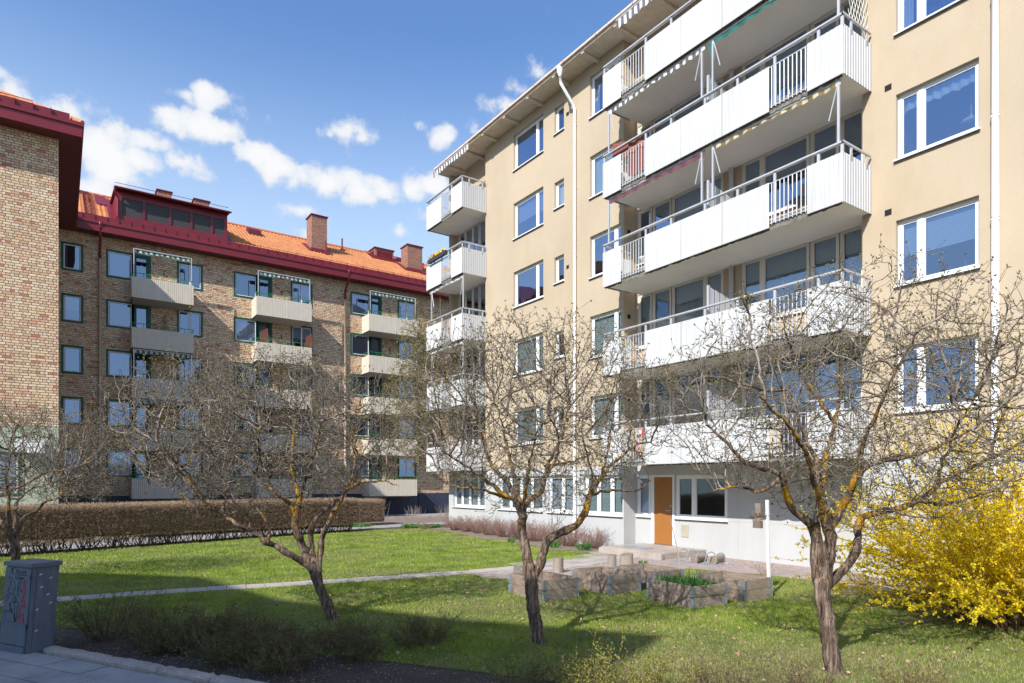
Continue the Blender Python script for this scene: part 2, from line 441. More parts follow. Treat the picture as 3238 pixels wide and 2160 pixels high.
def ground_mats():
    m = Mat('soil_grass', (.1, .1, .04), .95)
    n = m.noise(1.2, 8, .65); n2 = m.noise(25, 6, .7)
    c = m.ramp(n, [(.3, (.10, .13, .022)), (.55, (.14, .175, .03)), (.75, (.20, .18, .075))])
    c = m.mix(.5, c, m.ramp(n2, [(.3, (.35, .3, .25)), (.7, (1.1, 1.1, 1))]), 'MULTIPLY')
    m.base(c); m.bump(n2, .03, .8); M['soil_grass'] = m.m
    m = Mat('soil', (.1, .07, .05), .95)
    n = m.noise(3, 9, .7); n2 = m.noise(45, 6, .75)
    c = m.ramp(n, [(.3, (.045, .034, .028)), (.6, (.085, .066, .052)), (.8, (.15, .12, .10))])
    c = m.mix(m.ramp(n2, [(.6, (0, 0, 0)), (.72, (.6, .6, .6))]), c, (.2, .17, .15))
    m.base(c); m.bump(n2, .03, 1); M['soil'] = m.m
    m = Mat('bed_soil', (.2, .15, .12), .95)
    n = m.noise(3, 9, .7); n2 = m.noise(60, 6, .75)
    c = m.ramp(n, [(.3, (.17, .125, .10)), (.8, (.33, .27, .22))])
    c = m.mix(.5, c, m.ramp(n2, [(.3, (.4, .4, .4)), (.7, (1.1, 1.1, 1.1))]), 'MULTIPLY')
    m.base(c); m.bump(n2, .02, 1); M['bed_soil'] = m.m
    m = Mat('gravel', (.4, .33, .3), .9)
    vo = m.n('ShaderNodeTexVoronoi', feature='F1'); vo.inputs['Scale'].default_value = 42; m.l(m.co(), vo.inputs['Vector'])
    wn_ = m.n('ShaderNodeSeparateXYZ'); m.l(vo.outputs['Color'], wn_.inputs[0])
    c = m.ramp(wn_.outputs[0], [(0, (.24, .17, .145)), (.4, (.42, .33, .295)), (.75, (.50, .43, .40)), (1, (.32, .27, .26))])
    n = m.noise(1.5, 7, .7)
    c = m.mix(.5, c, m.ramp(n, [(.3, (.6, .55, .5)), (.6, (1, 1, 1))]), 'MULTIPLY')
    m.base(c); m.bump(m.math('SUBTRACT', 1.0, vo.outputs['Distance']), .02, 1); M['gravel'] = m.m
    m = Mat('asphalt', (.2, .2, .2), .9)
    n = m.noise(60, 4, .8); n2 = m.noise(.7, 6)
    c = m.mix(.5, m.ramp(n2, [(.3, (.22, .22, .225)), (.7, (.33, .33, .34))]), m.ramp(n, [(.35, (.5, .5, .5)), (.6, (1.1, 1.1, 1.1))]), 'MULTIPLY')
    m.base(c); m.bump(n, .008, .6); M['asphalt'] = m.m
    m = Mat('paver', (.4, .37, .33), .9)
    n = m.noise(40, 5, .8); n2 = m.noise(1.7, 6)
    c = m.mix(.5, m.ramp(n2, [(.3, (.30, .265, .24)), (.7, (.44, .40, .365))]), m.ramp(n, [(.35, (.65, .65, .65)), (.6, (1.05, 1.05, 1.05))]), 'MULTIPLY')
    m.base(c); m.bump(n, .006, .5); M['paver'] = m.m
    m = Mat('sidewalk', (.35, .35, .35), .9)
    n = m.noise(70, 5, .8); n2 = m.noise(2.3, 6)
    c = m.mix(.5, m.ramp(n2, [(.3, (.24, .235, .235)), (.7, (.36, .35, .345))]), m.ramp(n, [(.35, (.7, .7, .7)), (.6, (1.05, 1.05, 1.05))]), 'MULTIPLY')
    m.base(c); m.bump(n, .006, .5); M['sidewalk'] = m.m
    m = Mat('granite', (.4, .35, .32), .85)
    n = m.noise(75, 4, .85); n2 = m.noise(3, 6)
    c = m.mix(.75, m.ramp(n2, [(.3, (.36, .30, .26)), (.7, (.50, .44, .39))]), m.ramp(n, [(.38, (.25, .25, .27)), (.5, (.85, .85, .85)), (.65, (1.2, 1.2, 1.2))]), 'MULTIPLY')
    m.base(c); m.bump(n, .01, .8); M['granite'] = m.m


ground_mats()

# ------------------------------------------------------------------ object helpers


def tag(o, label=None, cat=None, group=None, kind=None):
    if label: o['label'] = label
    if cat: o['category'] = cat
    if group: o['group'] = group
    if kind: o['kind'] = kind
    return o


def empty(name, loc, label, cat, group=None):
    o = bpy.data.objects.new(name, None); COL.objects.link(o); o.location = loc
    o['org'] = [float(x) for x in loc]
    return tag(o, label, cat, group)


def org_of(o):
    while o is not None:
        if 'org' in o: return np.array(o['org'])
        o = o.parent
    return np.zeros(3)


def link(name, me, mat, parent, smooth=False):
    o = bpy.data.objects.new(name, me); COL.objects.link(o)
    for m in (mat if isinstance(mat, (list, tuple)) else [mat]): me.materials.append(M[m])
    if parent is not None: o.parent = parent
    if smooth: me.polygons.foreach_set('use_smooth', [True] * len(me.polygons))
    return o


class MB:
    def __init__(s): s.v = []; s.f = []; s.mi = []; s.cm = 0

    def add(s, vs, fs):
        b = len(s.v); s.v += [tuple(x) for x in vs]; s.f += [tuple(b + i for i in f) for f in fs]; s.mi += [s.cm] * len(fs); return s

    def box(s, x0, x1, y0, y1, z0, z1):
        if x0 > x1: x0, x1 = x1, x0
        if y0 > y1: y0, y1 = y1, y0
        if z0 > z1: z0, z1 = z1, z0
        return s.add([(x0, y0, z0), (x1, y0, z0), (x1, y1, z0), (x0, y1, z0), (x0, y0, z1), (x1, y0, z1), (x1, y1, z1), (x0, y1, z1)],
                     [(0, 3, 2, 1), (4, 5, 6, 7), (0, 1, 5, 4), (1, 2, 6, 5), (2, 3, 7, 6), (3, 0, 4, 7)])

    def quad(s, a, b, c, d): return s.add([a, b, c, d], [(0, 1, 2, 3)])

    def poly(s, pts): return s.add(pts, [tuple(range(len(pts)))])

    def prism(s, pts, z0, z1):                # footprint polygon (ccw) extruded
        n = len(pts)
        return s.add([(x, y, z0) for x, y in pts] + [(x, y, z1) for x, y in pts],
                     [tuple(range(n - 1, -1, -1)), tuple(range(n, 2 * n))] + [(i, (i + 1) % n, n + (i + 1) % n, n + i) for i in range(n)])

    def tube(s, path, rad, n=8, caps=True):
        path = [Vector(p) for p in path]; pa = None
        if not isinstance(rad, (list, tuple, np.ndarray)): rad = [rad] * len(path)
        ref = Vector((0, 0, 1)); rings = []
        for i, p in enumerate(path):
            d = (path[min(i + 1, len(path) - 1)] - path[max(i - 1, 0)])
            if d.length < 1e-9: d = Vector((0, 0, 1))
            d.normalize()
            if pa is None:
                if abs(d.dot(ref)) > .9: ref = Vector((1, 0, 0))
                a = d.cross(ref).normalized()
            else: a = (pa - d * pa.dot(d)).normalized()
            pa = a; b = d.cross(a).normalized()
            rings.append([p + (a * math.cos(2 * math.pi * k / n) + b * math.sin(2 * math.pi * k / n)) * float(rad[i]) for k in range(n)])
        vs = [v for r in rings for v in r]; fs = []
        for i in range(len(path) - 1):
            for k in range(n):
                k2 = (k + 1) % n
                fs.append((i * n + k, i * n + k2, (i + 1) * n + k2, (i + 1) * n + k))
        if caps: fs += [tuple(range(n)), tuple((len(path) - 1) * n + k for k in range(n - 1, -1, -1))]
        return s.add(vs, fs)

    def flute(s, path, rad, n, rng, amp=.07):
        b0 = len(s.v); s.tube(path, rad, n); ph = [rng.uniform(0, 6.28) for _ in range(4)]
        c = [Vector(p) for p in path]
        for i in range(len(path)):
            for k in range(n):
                a = 2 * math.pi * k / n; v = Vector(s.v[b0 + i * n + k]) - c[i]
                f = 1 + amp * (.6 * math.sin(3 * a + ph[0] + i * .07) + .5 * math.sin(7 * a + ph[1] - i * .11) + .5 * math.sin(11 * a + ph[2] + i * .05)) + rng.uniform(-.045, .045)
                s.v[b0 + i * n + k] = tuple(c[i] + v * f)
        return s

    def lathe(s, c, prof, n=16):              # prof: (radius, z) list
        vs = []; fs = []
        for r, z in prof:
            for k in range(n): vs.append((c[0] + r * math.cos(2 * math.pi * k / n), c[1] + r * math.sin(2 * math.pi * k / n), c[2] + z))
        for i in range(len(prof) - 1):
            for k in range(n): fs.append((i * n + k, i * n + (k + 1) % n, (i + 1) * n + (k + 1) % n, (i + 1) * n + k))
        fs += [tuple(range(n - 1, -1, -1)), tuple((len(prof) - 1) * n + k for k in range(n))]
        return s.add(vs, fs)

    def xf(s, c, ang):                        # rotate everything about vertical axis through c
        ca, sa = math.cos(ang), math.sin(ang)
        s.v = [(c[0] + (x - c[0]) * ca - (y - c[1]) * sa, c[1] + (x - c[0]) * sa + (y - c[1]) * ca, z) for x, y, z in s.v]; return s

    def build(s, name, mat, parent=None, smooth=False, bevel=0):
        o_ = org_of(parent)
        me = bpy.data.meshes.new(name)
        me.from_pydata([(v[0] - o_[0], v[1] - o_[1], v[2] - o_[2]) for v in s.v], [], s.f); me.update()
        ob = link(name, me, mat, parent, smooth)
        if isinstance(mat, (list, tuple)): me.polygons.foreach_set('material_index', s.mi)
        if bevel:
            b = ob.modifiers.new('bevel', 'BEVEL'); b.width = bevel; b.segments = 2; b.limit_method = 'ANGLE'
        return ob


def npmesh(name, V, Fc, mat, parent=None, smooth=False, mi=None):
    o_ = org_of(parent)
    V = (np.asarray(V, dtype=np.float64) - o_).astype(np.float32); Fc = np.asarray(Fc, dtype=np.int32)
    me = bpy.data.meshes.new(name); k = Fc.shape[1]
    me.vertices.add(len(V)); me.vertices.foreach_set('co', V.ravel())
    me.loops.add(Fc.size); me.loops.foreach_set('vertex_index', Fc.ravel())
    me.polygons.add(len(Fc)); me.polygons.foreach_set('loop_start', np.arange(0, Fc.size, k, dtype=np.int32))
    try: me.polygons.foreach_set('loop_total', np.full(len(Fc), k, dtype=np.int32))
    except Exception: pass
    me.update(calc_edges=True)
    ob = link(name, me, mat, parent, smooth)
    if mi is not None: me.polygons.foreach_set('material_index', np.asarray(mi, dtype=np.int32))
    return ob


def struct(o): o['kind'] = 'structure'; return o


class Fr:                                     # a wall plane: a = along the wall, n = distance out of it
    def __init__(s, kind, pos): s.k = kind; s.p = pos

    def pt(s, a, n, z): return (s.p - n, a, z) if s.k == 'X' else (a, s.p - n, z)

    def box(s, mb, a0, a1, n0, n1, z0, z1):
        p, q = s.pt(a0, n0, z0), s.pt(a1, n1, z1)
        mb.box(p[0], q[0], p[1], q[1], p[2], q[2])

    def quad(s, mb, a0, a1, n, z0, z1):
        pts = [s.pt(a0, n, z0), s.pt(a1, n, z0), s.pt(a1, n, z1), s.pt(a0, n, z1)]
        if s.k == 'X': pts = pts[::-1]
        mb.quad(*pts)

    def wall(s, mb, a0, a1, z0, z1, holes, depth=.14, room=None, rd=1.6):
        hs = [h for h in holes if h[0] >= a0 - 1e-6 and h[1] <= a1 + 1e-6 and h[2] >= z0 - 1e-6 and h[3] <= z1 + 1e-6]
        A = sorted({a0, a1, *[h[0] for h in hs], *[h[1] for h in hs]}); Z = sorted({z0, z1, *[h[2] for h in hs], *[h[3] for h in hs]})
        for i in range(len(A) - 1):
            for j in range(len(Z) - 1):
                ca, cz = (A[i] + A[i + 1]) / 2, (Z[j] + Z[j + 1]) / 2
                if any(h[0] < ca < h[1] and h[2] < cz < h[3] for h in hs): continue
                s.quad(mb, A[i], A[i + 1], 0, Z[j], Z[j + 1])
        for h in hs:
            p = lambda a, n, z: s.pt(a, n, z)
            for (b0, b1) in ((h[0], h[0]), (h[1], h[1])):
                mb.quad(p(b0, 0, h[2]), p(b0, -depth, h[2]), p(b0, -depth, h[3]), p(b0, 0, h[3]))
            for z in (h[2], h[3]):
                mb.quad(p(h[0], 0, z), p(h[1], 0, z), p(h[1], -depth, z), p(h[0], -depth, z))
            if room is not None:
                rm = room; room = MB(); rm.append(room)
                a_, b_, c_, d_ = h[0], h[1], h[2], h[3]; n1 = -rd
                room.quad(p(a_, n1, c_), p(b_, n1, c_), p(b_, n1, d_), p(a_, n1, d_))
                room.quad(p(a_, -depth, c_), p(a_, n1, c_), p(a_, n1, d_), p(a_, -depth, d_))
                room.quad(p(b_, -depth, c_), p(b_, n1, c_), p(b_, n1, d_), p(b_, -depth, d_))
                room.quad(p(a_, -depth, c_), p(b_, -depth, c_), p(b_, n1, c_), p(a_, n1, c_))
                room.quad(p(a_, -depth, d_), p(b_, -depth, d_), p(b_, n1, d_), p(a_, n1, d_)); room = rm

    def corr(s, mb, a0, a1, n, z0, z1, pitch=.12, dep=.018):   # profiled sheet facing outwards
        L = a1 - a0; k = max(1, int(round(abs(L) / pitch))); w = L / k; prof = []
        for i in range(k):
            b = a0 + i * w
            prof += [(b, n), (b + w * .12, n - dep), (b + w * .22, n - dep), (b + w * .34, n)]
        prof.append((a1, n)); m = len(prof)
        vs = [s.pt(a, q, z0) for a, q in prof] + [s.pt(a, q, z1) for a, q in prof]
        mb.add(vs, [(i, i + 1, m + i + 1, m + i) for i in range(m - 1)])


def window(par, fr, a0, a1, z0, z1, mull=(), inset=.10, fmat='white_frame', fw=.06, outer=None, blind=None, sill=True, glassm='glass', big=True, name='window', rng=random):
    """frame with mullions > pane(s), sill, blind or curtain"""
    mb = MB(); d0, d1 = -inset, -inset - .05
    segs = []
    edges = [a0] + [m for m in mull] + [a1]
    fr.box(mb, a0, a1, d0, d1, z0, z0 + fw); fr.box(mb, a0, a1, d0, d1, z1 - fw, z1)
    fr.box(mb, a0, a0 + fw, d0, d1, z0 + fw, z1 - fw); fr.box(mb, a1 - fw, a1, d0, d1, z0 + fw, z1 - fw)
    for m in mull: fr.box(mb, m - fw * .75, m + fw * .75, d0 + .008, d1, z0 + fw, z1 - fw)
    for i in range(len(edges) - 1):
        l = edges[i] + (fw if i == 0 else fw * .75); r = edges[i + 1] - (fw if i == len(edges) - 2 else fw * .75)
        if big:
            s_ = .028
            fr.box(mb, l, r, d0 - .008, d1, z0 + fw, z0 + fw + s_); fr.box(mb, l, r, d0 - .008, d1, z1 - fw - s_, z1 - fw)
            fr.box(mb, l, l + s_, d0 - .008, d1, z0 + fw + s_, z1 - fw - s_); fr.box(mb, r - s_, r, d0 - .008, d1, z0 + fw + s_, z1 - fw - s_)
        segs.append((l + .02, r - .02))
    w = mb.build(name, fmat, par)
    if outer:
        o = MB(); t = .11
        fr.box(o, a0 - t, a1 + t, .012, -.06, z1, z1 + t); fr.box(o, a0 - t, a1 + t, .012, -.06, z0 - t, z0)
        fr.box(o, a0 - t, a0, .012, -.06, z0, z1); fr.box(o, a1, a1 + t, .012, -.06, z0, z1)
        o.build('surround', outer, w)
    for (l, r) in segs:
        g = MB(); fr.quad(g, l, r, d0 - .03, z0 + fw + .01, z1 - fw - .01); g.build('pane', glassm, w)
        if blind and blind[0] in 'bwh':
            b = MB(); lo = z0 + .05 if blind[0] != 'h' else z0 + (z1 - z0) * .45
            fr.quad(b, l, r, d0 - .09, lo, z1 - .04); b.build('blind', 'blind' if blind[0] == 'b' else 'white_blind', w)
    if blind and blind[0] == 'c':
        for side in (0, 1):
            b = MB(); cw = (a1 - a0) * .13; base = a0 + .06 if side == 0 else a1 - .06 - cw
            for i in range(10):
                q = lambda j: (base + cw * j / 10, d0 - .12 - .03 * math.sin(j * 2.1))
                (x0_, y0_), (x1_, y1_) = q(i), q(i + 1)
                b.quad(fr.pt(x0_, y0_, z0 + .05), fr.pt(x1_, y1_, z0 + .05), fr.pt(x1_, y1_, z1 - .05), fr.pt(x0_, y0_, z1 - .05))
            b.build('curtain', 'curtain', w)
    if blind and blind[0] == 'v':
        b = MB(); n = 40; L = a1 - a0 - .14
        for i in range(n):
            q = lambda j: (a0 + .07 + L * j / n, d0 - .12 - .02 * math.sin(j * 1.3), z1 - .38 + .05 * abs(math.sin(j * math.pi / 10)))
            A_, B_ = q(i), q(i + 1)
            b.quad(fr.pt(A_[0], A_[1], A_[2]), fr.pt(B_[0], B_[1], B_[2]), fr.pt(B_[0], B_[1], z1 - .08), fr.pt(A_[0], A_[1], z1 - .08))
        b.build('curtain', 'curtain', w)
    if sill:
        s_ = MB(); fr.box(s_, a0 - .03, a1 + .03, .05, -inset, z0 - .035, z0); s_.build('sill', fmat, w)
        s_ = MB(); fr.box(s_, a0 - .03, a1 + .03, .052, .03, z0 - .055, z0 - .035); s_.build('sill_edge', 'dark_metal', w)
    return w


# ------------------------------------------------------------------ ground
def sheet(name, pts, z, mat, kind='structure'):
    mb = MB(); mb.poly([(x, y, z) for x, y in pts]); o = mb.build(name, mat); o['kind'] = kind; return o


def offs(pts, d):
    pts = [np.array(p, float) for p in pts]; o_ = []
    for i, p in enumerate(pts):
        t = pts[min(i + 1, len(pts) - 1)] - pts[max(i - 1, 0)]; t /= np.linalg.norm(t)
        o_.append((p[0] - t[1] * d, p[1] + t[0] * d))
    return o_


sheet('ground', [(-300, -300), (300, -300), (300, 300), (-300, 300)], 0, 'soil')
sheet('yard', [(-60, 34), (80, 34), (80, 60), (-60, 60)], .004, 'asphalt')
KD = np.array((.497, -.867)); KN = np.array((.867, .497)); K0 = np.array((-.05, 9.93))


def kp(s, n): p = K0 + KD * s + KN * n; return (float(p[0]), float(p[1]))


HEDGE = [(-9, 21.6), (-4, 23.2), (1, 24.7), (6.2, 26.6), (11, 27.9)]
lawn_pts = [kp(16, 1.8), (15.2, -2), (15.2, 3), (13.9, 4), (13.5, 6), (13.35, 9), (13.3, 15.0), (13.15, 16.5), (13.4, 21), (14.2, 26.3), (14.0, 27.6), (11, 27.6)] + offs(HEDGE, -.45)[::-1] + [(-9, 12), kp(-9, .6), kp(-4, .5), kp(0, 1.1), kp(5, 1.5)]
sheet('lawn', lawn_pts, .006, 'soil_grass')
bp = offs(HEDGE + [(15, 28.6), (22, 29.4)], .7); fp = offs(HEDGE + [(15, 28.6), (22, 29.4)], 2.7)
# rear gravel path behind the hedge, and the earth bed beyond it
mbp = MB()
for i in range(len(bp) - 1): mbp.quad((*bp[i], .01), (*bp[i + 1], .01), (*fp[i + 1], .01), (*fp[i], .01))
struct(mbp.build('rear_path', 'asphalt'))
# light worn track along the path
b2 = offs(HEDGE + [(15, 28.6), (22, 29.4)], 1.4); f2 = offs(HEDGE + [(15, 28.6), (22, 29.4)], 1.9)
mbp = MB()
for i in range(len(b2) - 1): mbp.quad((*b2[i], .014), (*b2[i + 1], .014), (*f2[i + 1], .014), (*f2[i], .014))
struct(mbp.build('path_track', 'paver'))
sheet('rear_bed', [fp[2], fp[3], fp[4], fp[5], fp[6], (24, 36.2), (-2, 36.2), (-2, 28.2)], .008, 'bed_soil')
mbk = MB(); mbk.box(10, 26, 36.2, 36.35, 0, .13); struct(mbk.build('kerb', 'granite', bevel=.01))
gravel_pts = [(7.9, 13.05), (7.75, 12.3), (8.2, 11.6), (9.2, 10.9), (11, 10.5), (12.75, 10.7), (13.3, 9), (13.45, 6), (13.8, 4), (15, 2.6), (15.6, 2.6), (15.6, 15.2), (13.25, 15.0), (12.9, 13.4)]
sheet('gravel_strip', gravel_pts, .010, 'gravel')
bed_pts = [(13.25, 15.0), (15.5, 15.2), (15.2, 27.6), (14.0, 27.6), (14.2, 26.3), (13.4, 21), (13.15, 16.5)]
sheet('planting_bed', bed_pts, .010, 'bed_soil')


def inpoly(x, y, pts):
    c = np.zeros(len(x), bool); n = len(pts); j = n - 1
    for i in range(n):
        xi, yi = pts[i]; xj, yj = pts[j]
        if yi != yj:
            c ^= ((yi > y) != (yj > y)) & (x < (xj - xi) * (y - yi) / (yj - yi) + xi)
        j = i
    return c


# garden path of concrete slabs
rnd = random.Random(4)
PATH = [(-8, 14.75), (-2, 14.5), (.5, 14.3), (2.5, 14.05), (4.3, 13.72), (6.3, 13.42), (8.2, 13.22), (10, 13.25), (11.5, 13.45), (13.4, 13.8)]


def resample(pts, step):
    pts = [np.array(p, float) for p in pts]; out_ = [pts[0]]; acc = 0
    for a, b in zip(pts[:-1], pts[1:]):
        L = np.linalg.norm(b - a); t = step - acc
        while t <= L: out_.append(a + (b - a) * t / L); t += step
        acc = (acc + L) % step
    return out_


def slabs(mb, ctr, d0, d1, gap=.012, h=.022, jit=.004):
    n = len(ctr)
    for i in range(n - 1):
        a, b = ctr[i], ctr[i + 1]; t = (b - a) / np.linalg.norm(b - a); nn = np.array((-t[1], t[0]))
        a2, b2_ = a + t * gap / 2, b - t * gap / 2; z = h + rnd.uniform(-jit, jit); tl = rnd.uniform(-jit, jit)
        q = [a2 + nn * d0, b2_ + nn * d0, b2_ + nn * d1, a2 + nn * d1]; j = [(rnd.uniform(-.004, .004), rnd.uniform(-.004, .004)) for _ in q]
        q = [(p[0] + k[0], p[1] + k[1]) for p, k in zip(q, j)]
        mb.add([(*p, 0) for p in q] + [(q[0][0], q[0][1], z), (q[1][0], q[1][1], z + tl), (q[2][0], q[2][1], z + tl), (q[3][0], q[3][1], z)],
               [(4, 5, 6, 7), (0, 1, 5, 4), (1, 2, 6, 5), (2, 3, 7, 6), (3, 0, 4, 7)])


mb = MB(); slabs(mb, resample(PATH, .36), -.27, .27)
wide = resample([(8.6, 13.22), (10, 13.25), (11.5, 13.45), (13.3, 13.8)], .36)
slabs(mb, wide, -.83, -.285); slabs(mb, wide[3:], .285, .83)
struct(mb.build('path', 'paver'))
# pavement slabs at the street corner, laid along the kerb stone
mb = MB(); srnd = random.Random(9)
sw = .36
for r_ in range(0, 12):
    s = -7 + (.35 if r_ % 2 else 0)
    while s < 9:
        L = .70; x0, x1 = s + .010, s + L - .010; n1 = -.20 - r_ * sw - .010; n0 = n1 - sw + .020
        z = .05 + srnd.uniform(-.004, .004); tl = srnd.uniform(-.005, .005)
        q = [kp(x0, n0), kp(x1, n0), kp(x1, n1), kp(x0, n1)]
        mb.add([(*p, 0) for p in q] + [(*q[0], z), (*q[1], z + tl), (*q[2], z + tl), (*q[3], z)], [(4, 5, 6, 7), (0, 1, 5, 4), (1, 2, 6, 5), (2, 3, 7, 6), (3, 0, 4, 7)])
        s += L
struct(mb.build('pavement', 'sidewalk'))
# rough granite kerb stones between pavement and bed
mb = MB(); s = 0.0; krnd = random.Random(2)
while s < 11:
    L = krnd.uniform(.8, 1.2); k = 14; ring = []
    for i in range(k + 1):
        ss = s + .01 + (L - .02) * i / k; e = .012 * krnd.uniform(-1, 1)
        en = .02 if i in (0, k) else 0
        ring.append([(*kp(ss, -.17 + e + en), 0), (*kp(ss, -.165 + e + en), .075 + krnd.uniform(-.008, .008) - en), (*kp(ss, -.12), .105 + krnd.uniform(-.008, .008) - en),
                     (*kp(ss, -.04), .105 + krnd.uniform(-.008, .008) - en), (*kp(ss, .01 + e), .075 + krnd.uniform(-.008, .008) - en), (*kp(ss, .015 + e), 0)])
    vs = [p for r_ in ring for p in r_]
    mb.add(vs, [(i * 6 + j, i * 6 + j + 1, (i + 1) * 6 + j + 1, (i + 1) * 6 + j) for i in range(k) for j in range(5)] + [(0, 1, 2, 3, 4, 5), tuple(k * 6 + j for j in range(5, -1, -1))])
    s += L
mb.xf((0, 0), 0)
struct(mb.build('kerb', 'granite', smooth=False))

# ------------------------------------------------------------------ cream apartment building
XW, XR, XL = 14.96, 15.49, 15.25
ZT = 16.42; FH = 2.74; ZB = 2.67
cream = empty('cream_apartment_building', (20, 8, 0), 'cream plastered five storey apartment block with long white balconies over a pale ground floor', 'building')
fm, frc, fl = Fr('X', XW), Fr('X', XR), Fr('X', XL)
rows = [5.08 + FH * i for i in range(5)]       # window heads of the upper storeys
holes_m = []; wl = []
for i, zt in enumerate(rows):
    z0 = zt - 1.42
    for (a0, a1, mu, blinds) in ((5.32, 6.88, (6.42,), ('c', 'h', 'v', 'c', 'b')), (15.32, 16.83, (15.66,), ('b', 'b', None, 'b', 'c')), (19.45, 21.4, (19.95,), ('b', 'b', None, 'h', None))):
        holes_m.append((a0, a1, z0, zt)); wl.append((a0, a1, z0, zt, mu, blinds[i], 'glass' if blinds[i] == 'b' else 'blue_glass'))
    holes_m.append((18.23, 18.78, zt - 1.12, zt - .16)); wl.append((18.23, 18.78, zt - 1.12, zt - .16, (), 'w' if i == 3 else None, 'glass'))
gw = [(23.56, 26.26, (24.2, 24.95, 25.6), 'w'), (19.5, 22.49, (20.3, 21.0, 21.75), 'b'), (17.63, 19.17, (18.4,), 'w'), (15.26, 17.14, (15.85, 16.5), 'b')]
for a0, a1, mu, bl in gw: holes_m.append((a0, a1, 1.06, 2.40)); wl.append((a0, a1, 1.06, 2.40, mu, bl, 'glass'))
# windows of the bay nearer than the right edge of the photograph
for i, zt in enumerate(rows):
    for (a0, a1, mu) in ((.4, 2.0, (1.5,)), (-4.4, -2.8, (-3.4,))):
        holes_m.append((a0, a1, zt - 1.42, zt)); wl.append((a0, a1, zt - 1.42, zt, mu, None, 'blue_glass'))
wall = MB(); room = []; low = MB()
fm.wall(wall, -12, 7.6, ZB, ZT, holes_m, .15, room)
fm.wall(wall, 15.2, 23.5, ZB, ZT, holes_m, .15, room)
fm.wall(low, -12, 7.6, 0, ZB, holes_m, .15, room)
fm.wall(low, 15.2, 26.66, 0, ZB, holes_m, .15, room)
# recess behind the long balconies
rec_h = []; rec_w = []
for i in range(5):
    zt = rows[i] + .42 - .02; fz = rows[i] - 2.22
    for (a0, a1, door, mu) in ((7.81, 11.17, (8.42, 9.18), None), (11.77, 15.1, (13.68, 14.48), None)):
        if door[0] - a0 < 1: pieces = [(a0, door[0], fz + .88, ()), (door[0], door[1], fz + .12, 'd'), (door[1], a1, fz + .88, (10.54,))]
        else: pieces = [(a0, door[0], fz + .88, (12.42,)), (door[0], door[1], fz + .12, 'd'), (door[1], a1, fz + .88, ())]
        for p0, p1, zb, k in pieces:
            rec_h.append((p0, p1, zb, zt)); rec_w.append((p0, p1, zb, zt, () if k == 'd' else k, 'door' if k == 'd' else 'window', i))
gr = [(14.53, 15.12, 1.06, 2.38, ()), (11.63, 13.5, 1.06, 2.36, (12.83,))]
for g in gr: rec_h.append(g[:4])
DOOR = (13.56, 14.45, .22, 2.38)
rec_h.append(DOOR)
frc.wall(wall, 7.6, 15.2, ZB, ZT, rec_h, .08, room)
frc.wall(low, 7.6, 15.2, 0, ZB, rec_h, .08, room)
# far loggia behind the small balconies
lh = []
for i in range(5):
    zt = rows[i] + .40; fz = rows[i] - 2.22
    lh.append((23.75, 24.5, fz + .12, zt)); lh.append((24.5, 26.25, fz + .88, zt))
fl.wall(wall, 23.5, 26.45, ZB, ZT, lh, .08, room)
# returns between the planes
for y, xa, xb in ((7.6, XW, XR), (15.2, XW, XR), (23.5, XW, XL), (26.45, XW, XL)):
    wall.quad((xa, y, ZB), (xb, y, ZB), (xb, y, ZT), (xa, y, ZT))
wall.quad((XW, 26.45, ZB), (XW, 26.66, ZB), (XW, 26.66, ZT), (XW, 26.45, ZT))
for y in (7.6, 15.2): low.quad((XW, y, 0), (XR, y, 0), (XR, y, ZB), (XW, y, ZB))
low.quad((XW, 23.5, ZB), (XL, 23.5, ZB), (XL, 26.66, ZB), (XW, 26.66, ZB))
wall.quad((XW, 26.66, 0), (26, 26.66, 0), (26, 26.66, ZT), (XW, 26.66, ZT))
wall.quad((26, 26.66, 0), (26, -12, 0), (26, -12, ZT), (26, 26.66, ZT)); wall.quad((26, -12, 0), (XW, -12, 0), (XW, -12, ZT), (26, -12, ZT))
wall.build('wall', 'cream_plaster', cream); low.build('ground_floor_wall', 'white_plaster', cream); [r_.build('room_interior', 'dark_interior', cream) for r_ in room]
for (a0, a1, z0, z1, mu, bl, gm) in wl:
    window(cream, fm, a0, a1, z0, z1, mu, .10, 'white_frame', .075, None, bl, True, gm)
for n_, (a0, a1, z0, z1, mu, kd, i) in enumerate(rec_w):
    bl = {(0, 0): 'b', (1, 0): 'b', (0, 1): 'h', (1, 1): 'b', (2, 0): None}.get((i % 3, n_ % 2), 'h' if n_ % 5 == 0 else None)
    w = window(cream, frc, a0, a1, z0, z1, mu, .02, 'shade_frame', .075, None, bl, kd == 'window', 'blue_glass' if bl != 'b' else 'glass', name='balcony_door' if kd == 'door' else 'window')
    if kd == 'door':
        q = MB(); frc.box(q, a0 + .1, a1 - .1, -.03, -.065, z0 + .1, z0 + .72); q.build('door_panel', 'shade_frame', w)
        q = MB(); frc.box(q, a0 + .03, a0 + .05, .04, -.02, z0 + 1.0, z0 + 1.14); q.build('handle', 'metal', w)
for (a0, a1, z0, z1, mu) in gr: window(cream, frc, a0, a1, z0, z1, mu, .02, 'white_frame', .085, None, 'w' if a0 > 14 else None, True, 'glass')
for (a0, a1, z0, z1) in lh:
    k = z0 - (math.floor((z0) / FH)) * FH
    isd = a1 - a0 < 1
    window(cream, fl, a0, a1, z0, z1, () if isd else (25.05, 25.7), .02, 'shade_frame', .07, None, None, not isd, 'blue_glass', name='balcony_door' if isd else 'window')
